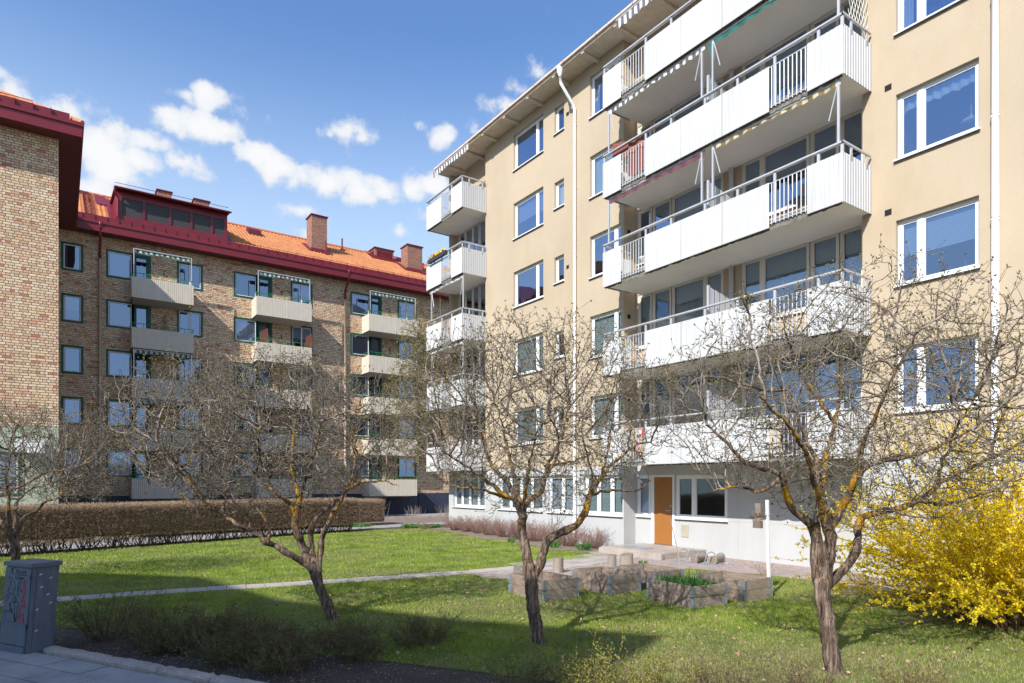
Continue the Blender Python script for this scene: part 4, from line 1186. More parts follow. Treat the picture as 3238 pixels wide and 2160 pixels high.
for x_ in (DX0 - .35, DX1): q.quad((x_, YE + .4, ZR0 + .075 + .4 * RP), (x_ + .35, YE + .4, ZR0 + .075 + .4 * RP), (x_ + .35, 46, ZR0 + .075 + (46 - YE) * RP), (x_, 46, ZR0 + .075 + (46 - YE) * RP))
q.build('flashing', 'red_sheet', dm)


def chimney(x0, x1, y0, y1, z1, cap=True, louvre=False):
    q = MB(); zb = ZR0 + (y0 - YE) * RP - .3 if y0 < YE + half else 18.0
    q.box(x0, x1, y0, y1, zb, z1); c = q.build('chimney', 'red_brick', brick)
    q = MB(); q.box(x0 - .07, x1 + .07, y0 - .07, y1 + .07, z1 + .003, z1 + .07); q.box(x0 + .05, x1 - .05, y0 + .05, y1 - .05, z1 + .07, z1 + .1); q.build('chimney_cap', 'dark_red', c)
    if y0 < YE + half:
        q = MB(); zc = ZR0 + (y0 - YE) * RP
        q.box(x0 - .03, x1 + .03, y0 - .03, y1 + .03, zc - .3, zc + .22)
        q.quad((x0 - .3, y0 - .35, zc - .35 * RP + .1), (x1 + .3, y0 - .35, zc - .35 * RP + .1), (x1 + .3, y1 + .2, zc + (y1 - y0 + .2) * RP + .1), (x0 - .3, y1 + .2, zc + (y1 - y0 + .2) * RP + .1)); q.build('flashing', 'red_sheet', c)
    if louvre:
        q = MB()
        for i in range(6): q.box(x0 + .15, x1 - .15, y0 - .035, y0, z1 - .6 + i * .08, z1 - .545 + i * .08)
        for i in range(6): q.box(x0 - .035, x0, y0 + .15, y1 - .15, z1 - .6 + i * .08, z1 - .545 + i * .08)
        q.build('louvre', 'red_sheet', c)
    return c


chimney(14.05, 15.1, 43.9, 45.0, 20.3)
chimney(21.15, 22.35, 43.9, 45.0, 19.75)
chimney(19.3, 20.8, 45.6, 46.8, 19.65, louvre=True)
chimney(21.4, 22.1, 46.3, 47.0, 19.3)
chimney(5.2, 6.0, 47.2, 48.0, 20.9)
chimney(7.35, 8.25, 47.2, 48.0, 20.85)
chimney(.2, .6, 46.0, 46.9, 20.2)
for x_, y_ in ((16.9, 45.9), (14.9, 43.6), (22.2, 43.5)):
    z_ = ZR0 + (y_ - YE) * RP; q = MB(); q.tube([(x_, y_, z_ - .1), (x_, y_, z_ + .85)], .06, 8); q.box(x_ - .15, x_ + .15, y_ - .2, y_ + .2, z_ - .1, z_ + .06); q.build('vent_pipe', 'red_sheet', roof)
q = MB(); y_ = 45.2; z_ = ZR0 + (y_ - YE) * RP; q.add([(10.2, y_ - .4, z_ - .2), (11.0, y_ - .4, z_ - .2), (11.0, y_ + .3, z_ + .25), (10.2, y_ + .3, z_ + .25), (10.2, y_ - .4, z_ + .12), (11, y_ - .4, z_ + .12), (11, y_ + .3, z_ + .5), (10.2, y_ + .3, z_ + .5)], [(4, 5, 6, 7), (0, 1, 5, 4), (1, 2, 6, 5), (3, 0, 4, 7)]); q.build('roof_hatch', 'dark_red', roof)
q = MB()
for x_ in (1.15, 1.6): q.tube([(x_, YE + .5, ZR0 + .5 * RP + .12), (x_, YE + 5.6, ZR0 + 5.6 * RP + .12)], .02, 6)
s = .6
while s < 5.6: q.box(1.15, 1.6, YE + s, YE + s + .06, ZR0 + s * RP + .1, ZR0 + s * RP + .13); s += .3
q.build('roof_ladder', 'red_sheet', roof)
q = MB(); q.quad((1.75, YE + 3.6, ZR0 + 3.6 * RP + .09), (2.3, YE + 3.6, ZR0 + 3.6 * RP + .09), (2.3, YE + 5.8, ZR0 + 5.8 * RP + .09), (1.75, YE + 5.8, ZR0 + 5.8 * RP + .09)); q.build('flashing', 'red_sheet', roof)

# ------------------------------------------------------------------ the block across the street, whose shadow falls over the foreground
sh = empty('street_corner_building', (-20, 2, 0), 'grey plastered corner building across the street, seen only as reflections and a shadow', 'building')
c0 = (-10.5, -1.6); H_ = 15.2
fpn = [(-11.2, -1.7), (-12.8, .6), (-14.7, 4.0), (-15.4, 8.0), (-18.0, 10.5), (-34, 11), (-34, -12.0)]
q = MB(); q.prism(fpn, 0, H_); q.build('wall', 'grey_plaster', sh)
q = MB(); q.prism([(-10.93, -1.76), (-12.57, .62), (-14.5, 4.08), (-15.15, 8.06), (-17.8, 10.8), (-34.2, 11.4), (-34.2, -12.4)], H_, H_ + .3); q.build('roof', 'dark_red', sh)
a_, b_ = np.array((-18.0, 10.5)), np.array((-34, 11)); L = np.linalg.norm(b_ - a_); t_ = (b_ - a_) / L; nn = np.array((t_[1], -t_[0])) * 1.0
for fl_ in range(5):
    for j in range(4):
        p0 = a_ + t_ * (1.2 + j * 2.7); p1 = p0 + t_ * 1.4; z = 1.2 + fl_ * 2.8
        q = MB(); o1, o2 = p0 + nn * .02, p1 + nn * .02
        q.quad((*o1, z), (*o2, z), (*o2, z + 1.4), (*o1, z + 1.4)); q.build('window', 'blue_glass', sh)

# ------------------------------------------------------------------ trees and shrubs


def unit(a): return a / np.maximum(np.linalg.norm(a, axis=-1, keepdims=True), 1e-9)


def frusta(P0, P1, r0, r1, n=4):
    """many tapered sticks at once -> vertices and quads"""
    P0, P1 = np.asarray(P0), np.asarray(P1); d = unit(P1 - P0)
    ref = np.where(np.abs(d[:, 2:3]) > .9, np.array([[1., 0, 0]]), np.array([[0, 0, 1.]]))
    a = unit(np.cross(d, ref)); b = np.cross(d, a); m = len(P0)
    V = np.zeros((m, 2, n, 3))
    for k in range(n):
        o = a * math.cos(2 * math.pi * k / n) + b * math.sin(2 * math.pi * k / n)
        V[:, 0, k] = P0 + o * np.asarray(r0)[:, None]; V[:, 1, k] = P1 + o * np.asarray(r1)[:, None]
    base = (np.arange(m) * 2 * n)[:, None]; Fq = []
    for k in range(n):
        k2 = (k + 1) % n; Fq.append(np.concatenate([base + k, base + k2, base + n + k2, base + n + k], 1))
    return V.reshape(-1, 3), np.stack(Fq, 1).reshape(-1, 4)


def sticks(name, segs, mat, parent, n=3, smooth=True):
    P0 = np.concatenate([s[0] for s in segs]); P1 = np.concatenate([s[1] for s in segs]); a = np.concatenate([s[2] for s in segs]); b = np.concatenate([s[3] for s in segs])
    V, Fq = frusta(P0, P1, a, b, n); return npmesh(name, V, Fq, mat, parent, smooth)


def leaves(name, pos, d, length, width, mat, parent, rng, cup=.3):
    """kite shaped leaf quads: pos base, d direction"""
    pos = np.asarray(pos); m = len(pos); d = unit(np.asarray(d))
    r = unit(rng.normal(size=(m, 3))); s = unit(np.cross(d, r)); nn = np.cross(s, d)
    L = np.asarray(length).reshape(-1, 1) * np.ones((m, 1)); Wd = np.asarray(width).reshape(-1, 1) * np.ones((m, 1))
    V = np.stack([pos, pos + d * L * .5 + s * Wd * .5 + nn * Wd * cup, pos + d * L, pos + d * L * .5 - s * Wd * .5 + nn * Wd * cup], 1)
    Fq = (np.arange(m) * 4)[:, None] + np.arange(4)[None]
    return npmesh(name, V.reshape(-1, 3), Fq, mat, parent)


def spindles(name, pos, d, length, width, mat, parent, rng):
    """closed six-sided buds"""
    pos = np.asarray(pos); m = len(pos); d = unit(np.asarray(d)); r = unit(rng.normal(size=(m, 3))); s = unit(np.cross(d, r)); t = np.cross(s, d)
    L = np.asarray(length).reshape(-1, 1); Wd = np.asarray(width).reshape(-1, 1) * .5
    V = np.stack([pos, pos + d * L * .45 + s * Wd, pos + d * L * .45 - s * .5 * Wd + t * .87 * Wd, pos + d * L * .45 - s * .5 * Wd - t * .87 * Wd, pos + d * L], 1)
    f = np.array([(0, 2, 1), (0, 3, 2), (0, 1, 3), (4, 1, 2), (4, 2, 3), (4, 3, 1)])
    Fq = ((np.arange(m) * 5)[:, None, None] + f[None]).reshape(-1, 3)
    return npmesh(name, V.reshape(-1, 3), Fq, mat, parent)


def catmull(pts, step):
    pts = [np.array(p, float) for p in pts]; out_ = []
    for i in range(len(pts) - 1):
        p0 = pts[max(i - 1, 0)]; p1 = pts[i]; p2 = pts[i + 1]; p3 = pts[min(i + 2, len(pts) - 1)]
        k = max(1, int(np.linalg.norm(p2[:3] - p1[:3]) / step))
        for j in range(k):
            t = j / k
            out_.append(.5 * ((2 * p1) + (-p0 + p2) * t + (2 * p0 - 5 * p1 + 4 * p2 - p3) * t * t + (-p0 + 3 * p1 - 3 * p2 + p3) * t ** 3))
    out_.append(pts[-1]); return out_


def colonize(seeds, attr, step=.062, infl=.8, kill=.085, iters=90, rng=None, up=.12):
    N = [np.array(s) for s in seeds]; par = [-1] * len(N)
    A = attr.copy(); best = np.full(len(A), 1e9); bi = np.zeros(len(A), int)
    NA = np.array(N)
    for s in range(0, len(NA), 200):
        d = np.linalg.norm(A[:, None] - NA[None, s:s + 200], axis=2); j = d.argmin(1); v = d[np.arange(len(A)), j]
        u_ = v < best; best[u_] = v[u_]; bi[u_] = j[u_] + s
    for it in range(iters):
        act = best < infl
        if not act.any(): break
        idx = bi[act]; dirs = unit(A[act] - np.array(N)[idx])
        acc = np.zeros((len(N), 3)); np.add.at(acc, idx, dirs); cnt = np.bincount(idx, minlength=len(N))
        g = np.where(cnt > 0)[0]; dd = unit(unit(acc[g]) + rng.normal(size=(len(g), 3)) * .15 + np.array((0, 0, up)))
        newp = np.array(N)[g] + dd * step; b0 = len(N)
        for k, p in enumerate(newp): N.append(p); par.append(int(g[k]))
        for s in range(0, len(newp), 200):
            d = np.linalg.norm(A[:, None] - newp[None, s:s + 200], axis=2); j = d.argmin(1); v = d[np.arange(len(A)), j]
            u_ = v < best; best[u_] = v[u_]; bi[u_] = j[u_] + b0 + s
        keep = best > kill; A, best, bi = A[keep], best[keep], bi[keep]
        if len(A) == 0: break
    return np.array(N), np.array(par)


def tree(label, cat, t0, conv, trunk, limbs, crown, natt, seed, name='lilac_tree', group='bare lilac trees on the lawn', budmat='bud', tipn=1.0, minr=.0032, bark='lichen_bark', twig='twig_bark', zlow=1.25, budsize=1.0):
    rng = np.random.default_rng(seed); cv = lambda p: (conv[0] + p[0] / conv[2], conv[1] + p[1] / conv[2])
    base = P(*cv(trunk[0]), t0); base[2] = 0.0
    root = empty(name, base, label, cat, group)
    img = []; pts3 = []                        # skeleton in the image, with the world point of each node
    MBt = MB(); seeds = []; RS = 1.22
    tp = [np.append(P(*cv(p[:2]), t0), p[2]) for p in trunk]; tp[0][2] = -.03
    e_ = tp[-1].copy(); e_[:3] += (tp[-1] - tp[-2])[:3] / np.linalg.norm((tp[-1] - tp[-2])[:3]) * .14; e_[3] *= .45; tp.append(e_); path = catmull(tp, .035)
    ph = rng.uniform(0, 6)
    rr = [p[3] * (1 + .05 * math.sin(i * 1.1 + ph) + .04 * math.sin(i * 2.9)) for i, p in enumerate(path)]
    rr[0] *= 1.45; rr[1] *= 1.2; rr[2] *= 1.07
    MBt.flute([tuple(p[:3]) for p in path], rr, 26, random.Random(seed))
    for p in trunk: img.append(cv(p[:2])); pts3.append((t0, None))
    reg = [(cv(p[:2]), t0) for p in trunk]
    for (pl, ra, rb, slope) in limbs:
        c0_ = cv(pl[0]); tt = min(reg, key=lambda q: (q[0][0] - c0_[0]) ** 2 + (q[0][1] - c0_[1]) ** 2)[1]
        L = 0; last = c0_; p3 = []
        for i, p in enumerate(pl):
            c = cv(p); L += math.hypot(c[0] - last[0], c[1] - last[1]) / F_PX * tt; last = c
            t_ = tt + slope * L + (.06 * math.sin(i * 2.3 + seed) if i else 0); reg.append((c, t_))
            p3.append(np.append(P(*c, t_), RS * (ra + (rb - ra) * (i / (len(pl) - 1)) ** .85)))
        path = catmull(p3, .06)
        for i, p in enumerate(path):
            if 1 < i < len(path) - 1: p[:3] += rng.normal(size=3) * .007
        rr = [p[3] * (1 + .09 * math.sin(i * 1.3 + ra * 300) + .05 * rng.normal()) for i, p in enumerate(path)]
        MBt.flute([tuple(p[:3]) for p in path], rr, 14 if ra > .03 else 8, random.Random(seed + int(ra * 999)), .06)
        seeds += [p[:3] for p in path if p[2] > zlow - .2]
    MBt.build('trunk', bark, root, smooth=True)
    # crown
    cx, cy, rx_, rz_, ryd = crown; cc = P(*cv((cx, cy)), t0 + .1); rv = np.array((rx_, ryd, rz_))
    q = rng.normal(size=(natt * 3, 3)); q = unit(q) * (rng.uniform(.05, 1, (natt * 3, 1)) ** (1 / 2.6))
    bump = 1 + .10 * np.sin(q[:, :1] * 5 + seed) * np.cos(q[:, 2:] * 4 + q[:, 1:2] * 3)
    rt = np.array((CY, -SY, 0)); fw = np.array((SY, CY, 0))
    q = q * bump; W3 = cc + rt * q[:, :1] * rv[0] + fw * q[:, 1:2] * rv[1] + np.array((0, 0, 1)) * q[:, 2:] * rv[2]
    rad = np.hypot(W3[:, 0] - base[0], W3[:, 1] - base[1])
    W3 = W3[W3[:, 2] > zlow + .22 * np.maximum(0, 1.2 - rad) + .12 * rng.normal(size=len(W3))][:natt]
    N, par = colonize(seeds, W3, rng=rng, up=.16)
    nch = np.zeros(len(N)); r2__ = np.zeros(len(N))
    for i in range(len(N) - 1, -1, -1):
        if r2__[i] == 0: r2__[i] = minr ** 2.0
        if par[i] >= 0: r2__[par[i]] += r2__[i]; nch[par[i]] += 1
    r = np.minimum(r2__ ** (1 / 2.0), .026)
    k = np.where(par >= 0)[0]; segs = [(N[par[k]], N[k], np.minimum(r[par[k]], r[k] * 1.35), r[k])]
    # end twigs
    tip = np.where((nch == 0) & (par >= 0))[0]; mid = np.where((nch > 0) & (par >= 0) & (r < .007))[0]
    src = np.concatenate([tip, tip[rng.random(len(tip)) < .5 * tipn], mid[rng.random(len(mid)) < .22 * tipn]])
    d0 = unit(N[src] - N[par[src]]); L = rng.uniform(.08, .26, (len(src), 1))
    d1 = unit(d0 * .7 + rng.normal(size=d0.shape) * .42 + np.array((0, 0, .38))); d2 = unit(d1 + rng.normal(size=d0.shape) * .25 + np.array((0, 0, .35)))
    a_, b_ = N[src], N[src] + d1 * L * .55; c_ = b_ + d2 * L * .5; rm = np.full(len(src), minr)
    segs += [(a_, b_, rm, rm * .85), (b_, c_, rm * .85, rm * .55)]
    # short side spurs
    sp = rng.integers(0, len(src), int(len(src) * 1.1)); ds = unit(d1[sp] + rng.normal(size=(len(sp), 3)) * .8); Ls = rng.uniform(.02, .08, (len(sp), 1)); s0 = a_[sp] + (b_[sp] - a_[sp]) * rng.random((len(sp), 1)); s1 = s0 + ds * Ls
    rs = np.full(len(sp), minr * .75); segs.append((s0, s1, rs, rs * .7))
    cr = sticks('branches', segs, twig, root, 4)
    bp_ = np.concatenate([c_, c_, s1[: len(s1) * 2 // 3], b_[rng.random(len(b_)) < .4]]); bd = np.concatenate([unit(d2 + rng.normal(size=d2.shape) * .25), unit(d2 + rng.normal(size=d2.shape) * .6), ds[: len(s1) * 2 // 3], unit(rng.normal(size=((rng.random(1) * 0 + 1).astype(int)[0], 3)).repeat(1, 0))[:0]]) if False else None
    P_ = [c_, c_, s1]; D_ = [unit(d2 + rng.normal(size=d2.shape) * .25), unit(d2 + rng.normal(size=d2.shape) * .7), ds]
    pp = np.concatenate(P_); dd = np.concatenate(D_); sz = rng.uniform(.6, 1.25, len(pp)) * budsize
    spindles('buds', pp, dd, .038 * sz, .016 * sz, budmat, root, rng)
    return root


# nearest tree, right
C4 = (2100, 880, .7003)
tree('nearest bare lilac tree, in front of the yellow flowering bush', 'tree', 7.24, C4,
     [(377, 868, .090), (366, 810, .083), (358, 750, .079), (350, 700, .084), (350, 672, .086)],
     [([(348, 685), (337, 630), (338, 585), (328, 545)], .062, .05, .15),
      ([(352, 685), (362, 620), (366, 560), (352, 512)], .062, .048, -.2),
      ([(328, 545), (292, 518), (272, 485), (262, 440), (232, 425), (180, 408), (135, 362), (95, 325)], .04, .010, -.35),
      ([(334, 560), (345, 500), (338, 440), (335, 400), (318, 365), (295, 300), (275, 240)], .042, .010, .45),
      ([(345, 500), (352, 440), (362, 380), (378, 320), (392, 250), (400, 190)], .036, .009, .8),
      ([(360, 560), (385, 522), (405, 485), (425, 440), (460, 410), (530, 398), (600, 375), (680, 335)], .042, .009, -.5),
      ([(352, 512), (330, 440), (310, 385), (280, 330), (210, 260)], .03, .008, -.9),
      ([(350, 695), (378, 662), (412, 625), (428, 595), (432, 540), (470, 518), (520, 510), (565, 492), (600, 462), (650, 432), (720, 402), (800, 360)], .048, .014, .25),
      ([(565, 492), (620, 500), (700, 480), (760, 460)], .02, .007, .6),
      ([(600, 462), (620, 400), (650, 330), (690, 260)], .02, .007, -.4),
      ([(425, 440), (440, 370), (470, 300), (500, 230), (560, 120)], .026, .007, -.6),
      ([(262, 440), (215, 470), (160, 462), (110, 470)], .02, .007, .4),
      ([(378, 320), (330, 250), (290, 190)], .02, .007, -.3),
      ([(720, 402), (740, 330), (770, 250), (790, 180)], .018, .007, .2)],
     (470, 275, 2.45, 1.45, 1.7), 3900, 11, minr=.0029)
C3 = (1300, 1000, 1.4789)
tree('bare lilac tree leaning left in front of the wooden planter boxes, its trunk forked low', 'tree', 8.56, C3,
     [(605, 1525, .088), (580, 1420, .082), (565, 1320, .078), (560, 1230, .082)],
     [([(558, 1230), (540, 1120), (522, 1010), (522, 900)], .058, .045, .1),
      ([(565, 1230), (600, 1170), (622, 1090), (660, 1030), (722, 1005), (790, 958), (818, 900), (830, 840)], .052, .034, .2),
      ([(830, 840), (880, 780), (930, 700), (1005, 640), (1060, 600), (1120, 590)], .026, .008, -.4),
      ([(830, 840), (890, 822), (960, 815), (1050, 815), (1120, 770)], .02, .007, .5),
      ([(862, 800), (905, 700), (925, 580), (945, 470)], .022, .007, .5),
      ([(830, 840), (850, 760), (830, 680), (800, 560)], .018, .007, -.8),
      ([(520, 940), (480, 860), (400, 810), (340, 760), (250, 700), (160, 640)], .034, .008, -.3),
      ([(500, 900), (450, 770), (392, 720), (352, 640), (342, 560), (300, 480)], .03, .008, .5),
      ([(524, 900), (560, 850), (605, 830), (622, 760), (645, 680), (700, 580), (722, 480), (740, 400)], .036, .008, .25),
      ([(622, 760), (680, 660), (690, 560), (640, 460)], .02, .007, -.7),
      ([(510, 880), (475, 720), (445, 600), (425, 500), (400, 400)], .026, .007, .9),
      ([(524, 900), (540, 780), (560, 660), (590, 540)], .026, .007, -.9),
      ([(450, 850), (350, 818), (270, 800), (190, 790), (130, 740)], .02, .007, .4),
      ([(622, 700), (760, 680), (840, 640)], .016, .006, .4)],
     (560, 470, 1.92, 1.30, 1.55), 3600, 23, minr=.0031)
C2 = (400, 1050, 1.6505)
tree('bare lilac tree with one long low limb reaching left, beside the garden path', 'tree', 10.1, C2,
     [(1088, 1505, .092), (1040, 1400, .08), (1005, 1320, .075), (985, 1250, .085)],
     [([(975, 1250), (930, 1205), (860, 1165), (800, 1130), (770, 1110), (722, 1098), (690, 1060), (640, 1025), (570, 1000), (500, 945), (425, 905), (372, 830), (320, 770), (250, 705)], .05, .012, -.15),
      ([(735, 1100), (745, 1035), (715, 960), (680, 925), (650, 880)], .028, .012, .2),
      ([(640, 1025), (645, 980), (610, 930), (560, 880)], .014, .007, -.3),
      ([(970, 1240), (920, 1120), (888, 1040), (882, 960), (900, 905)], .052, .042, .1),
      ([(882, 960), (850, 890), (790, 850), (745, 800), (700, 762), (620, 690), (560, 640)], .032, .008, -.3),
      ([(900, 905), (885, 800), (862, 720), (865, 620), (872, 520), (880, 400)], .03, .008, .5),
      ([(760, 815), (700, 680), (690, 560), (700, 480)], .02, .007, -.7),
      ([(985, 1240), (962, 1100), (968, 1010), (1012, 950), (1062, 910), (1122, 855), (1172, 800), (1212, 720), (1250, 640)], .044, .009, .2),
      ([(1000, 1250), (1018, 1100), (1048, 1010), (1080, 940)], .044, .03, -.1),
      ([(1080, 940), (1130, 860), (1190, 700), (1180, 560), (1170, 430)], .028, .008, .6),
      ([(1130, 840), (1210, 790), (1330, 778), (1420, 800)], .02, .007, -.5),
      ([(905, 890), (950, 720), (990, 600), (1010, 450)], .022, .007, -.6),
      ([(425, 905), (330, 880), (220, 810), (120, 790)], .016, .006, .5),
      ([(500, 945), (520, 820), (480, 720), (430, 600)], .02, .007, .6),
      ([(372, 830), (300, 720), (220, 640), (160, 560)], .016, .006, -.4)],
     (720, 520, 2.35, 1.30, 1.7), 4200, 37, minr=.0034)
C1 = (0, 1300, 3.136)
tree('bare lilac tree behind the grey cabinet, at the left edge', 'tree', 14.0, C1,
     [(168, 1700, .085), (160, 1460, .08), (148, 1330, .085)],
     [([(140, 1330), (100, 1260), (40, 1160), (0, 1050), (-60, 950)], .045, .014, .1),
      ([(145, 1330), (100, 1180), (82, 1030), (84, 860), (60, 660), (100, 510), (90, 360)], .045, .010, -.2),
      ([(150, 1330), (152, 1190), (152, 1000), (182, 880), (240, 820), (230, 700), (252, 600)], .042, .009, .4),
      ([(155, 1330), (172, 1220), (240, 1052), (380, 975), (442, 900), (598, 850), (612, 760), (700, 700)], .036, .010, .1),
      ([(90, 900), (100, 800), (260, 720), (400, 640), (500, 600), (650, 580), (800, 540), (900, 500)], .026, .007, -.3),
      ([(84, 860), (0, 760), (-100, 700)], .02, .007, .4),
      ([(182, 880), (300, 780), (420, 740), (560, 700)], .02, .007, .6)],
     (280, 530, 2.1, 1.35, 1.6), 2900, 51, minr=.0038, zlow=1.7)
# young tree with yellow-green buds standing between the two blocks
C5 = (1180, 880, 1.0)
tree('slim young tree with yellow-green buds between the two apartment blocks', 'tree', 32.0, C5,
     [(256, 770, .10), (254, 650, .09), (250, 560, .08)],
     [([(250, 560), (238, 420), (225, 280), (215, 150), (212, 60)], .07, .012, .0),
      ([(250, 550), (190, 430), (150, 330), (120, 230)], .04, .01, .1),
      ([(240, 430), (180, 330), (150, 200), (160, 100)], .03, .01, .2),
      ([(250, 560), (160, 480), (90, 400)], .035, .01, -.1), ([(250, 560), (240, 480), (250, 400)], .035, .01, .2)],
     (165, 350, 1.7, 4.1, 1.2), 3200, 63, name='young_tree', group=None, budmat='yellow_bud', minr=.006, bark='bark', zlow=2.2, budsize=2.6)


def bushmesh(par, c, rx_, ry_, h, nst, rng, twig, leafm=None, nleaf=0, leafsize=.02, r=.004, spread=.8, side=5, twigl=.18, droop=0.0, lname='leaves'):
    m = nst; ang = rng.uniform(0, 2 * math.pi, m); rad = np.sqrt(rng.random(m))
    p = np.stack([c[0] + np.cos(ang) * rad * rx_ * .35, c[1] + np.sin(ang) * rad * ry_ * .35, np.zeros(m)], 1)
    d = np.stack([np.cos(ang) * rad * spread, np.sin(ang) * rad * spread, np.ones(m)], 1) + rng.normal(size=(m, 3)) * .16
    d = unit(d); L = h * rng.uniform(.65, 1.12, m) / np.maximum(d[:, 2], .5); K = 6; segs = []; nodes = []
    for k in range(K):
        st = (L / K)[:, None]; q = p + d * st
        ra = r * (1 - k / K * .75) * np.ones(m); segs.append((p, q, ra, ra * .85))
        if k >= 1:
            for _ in range(side):
                sel = rng.random(m) < .62; t = rng.random((sel.sum(), 1)); s0 = p[sel] + (q[sel] - p[sel]) * t
                sdv = unit(d[sel] * .55 + rng.normal(size=(sel.sum(), 3)) * .7 + np.array((0, 0, .15))); l_ = twigl * rng.uniform(.3, 1, (len(s0), 1)); s1 = s0 + sdv * l_
                rr = np.full(len(s0), r * .5); segs.append((s0, s1, rr, rr * .6)); nodes.append((s0, s1, sdv))
        nodes.append((p, q, d)); p = q; d = unit(d + rng.normal(size=(m, 3)) * .14 - np.array((0, 0, droop * k / K)))
    o = sticks('stems', segs, twig, par, 3)
    if leafm and nleaf:
        A = np.concatenate([n[0] for n in nodes]); B = np.concatenate([n[1] for n in nodes]); D = np.concatenate([n[2] for n in nodes])
        i = rng.integers(0, len(A), nleaf); t = rng.random((nleaf, 1)) ** .7; pos = A[i] + (B[i] - A[i]) * t
        leaves(lname, pos, D[i] + rng.normal(size=(nleaf, 3)) * .8, leafsize * rng.uniform(.6, 1.3, nleaf), leafsize * .55 * rng.uniform(.7, 1.2, nleaf), leafm, par, rng)
    return o


# forsythia: many arching stems set with flowers
rng = np.random.default_rng(8)
fo = empty('forsythia_bush', (11.85, 3.65, 0), 'big bush covered in yellow flowers beside the white ground floor wall', 'bush')
m = 520; ang = rng.uniform(0, 2 * math.pi, m); rad = np.sqrt(rng.random(m))
p = np.stack([11.85 + np.cos(ang) * rad * .8, 3.65 + np.sin(ang) * rad * .75, np.zeros(m)], 1)
d = unit(np.stack([np.cos(ang) * rad * .95, np.sin(ang) * rad * .95, np.ones(m) * rng.uniform(.34, 1.25, m)], 1) + rng.normal(size=(m, 3)) * .14)
L = rng.uniform(1.5, 3.0, m); L[:40] = rng.uniform(2.8, 3.7, 40); d[:40] = unit(np.stack([rng.normal(size=40) * .2 + .05, rng.normal(size=40) * .2, np.ones(40)], 1)); K = 11; segs = []; nodes = []
for k in range(K):
    q = p + d * (L / K)[:, None]; ra = .008 * (1 - k / K * .75) * np.ones(m); segs.append((p, q, ra, ra * .9))
    nodes.append((p, q, d, np.full(m, k)))
    if k >= 2:
        for _ in range(2):
            sel = rng.random(m) < .55; t = rng.random((sel.sum(), 1)); s0 = p[sel] + (q[sel] - p[sel]) * t
            sv = unit(d[sel] * .7 + rng.normal(size=(sel.sum(), 3)) * .55 + np.array((0, 0, .2))); s1 = s0 + sv * rng.uniform(.1, .42, (len(s0), 1)); rr = np.full(len(s0), .003); segs.append((s0, s1, rr, rr * .7)); nodes.append((s0, s1, sv, np.full(len(s0), k + 2)))
    p = q; d = unit(d + rng.normal(size=(m, 3)) * .10 - np.array((0, 0, .09 * (k > 3))))
segs = [(a, b, c, e) for a, b, c, e in segs]
sticks('stems', segs, 'forsythia_twig', fo, 4)
A = np.concatenate([n[0] for n in nodes]); B = np.concatenate([n[1] for n in nodes]); D = np.concatenate([n[2] for n in nodes]); Kk = np.concatenate([n[3] for n in nodes])
ok = (Kk >= 3) & (A[:, 2] > .25); A, B, D = A[ok], B[ok], D[ok]; wgt = np.linalg.norm(B - A, axis=1); wgt /= wgt.sum()
nf = 46000; i = rng.choice(len(A), nf, p=wgt); t = rng.random((nf, 1)); pos = A[i] + (B[i] - A[i]) * t
dirs = unit(rng.normal(size=(nf, 3)) + np.array((0, 0, -.1)))
pos4 = np.repeat(pos, 4, 0); D4 = unit(np.repeat(dirs, 4, 0) + rng.normal(size=(nf * 4, 3)) * .65)
leaves('flowers', pos4, D4, .042 * rng.uniform(.7, 1.2, nf * 4), .021, 'forsythia', fo, rng, .15)

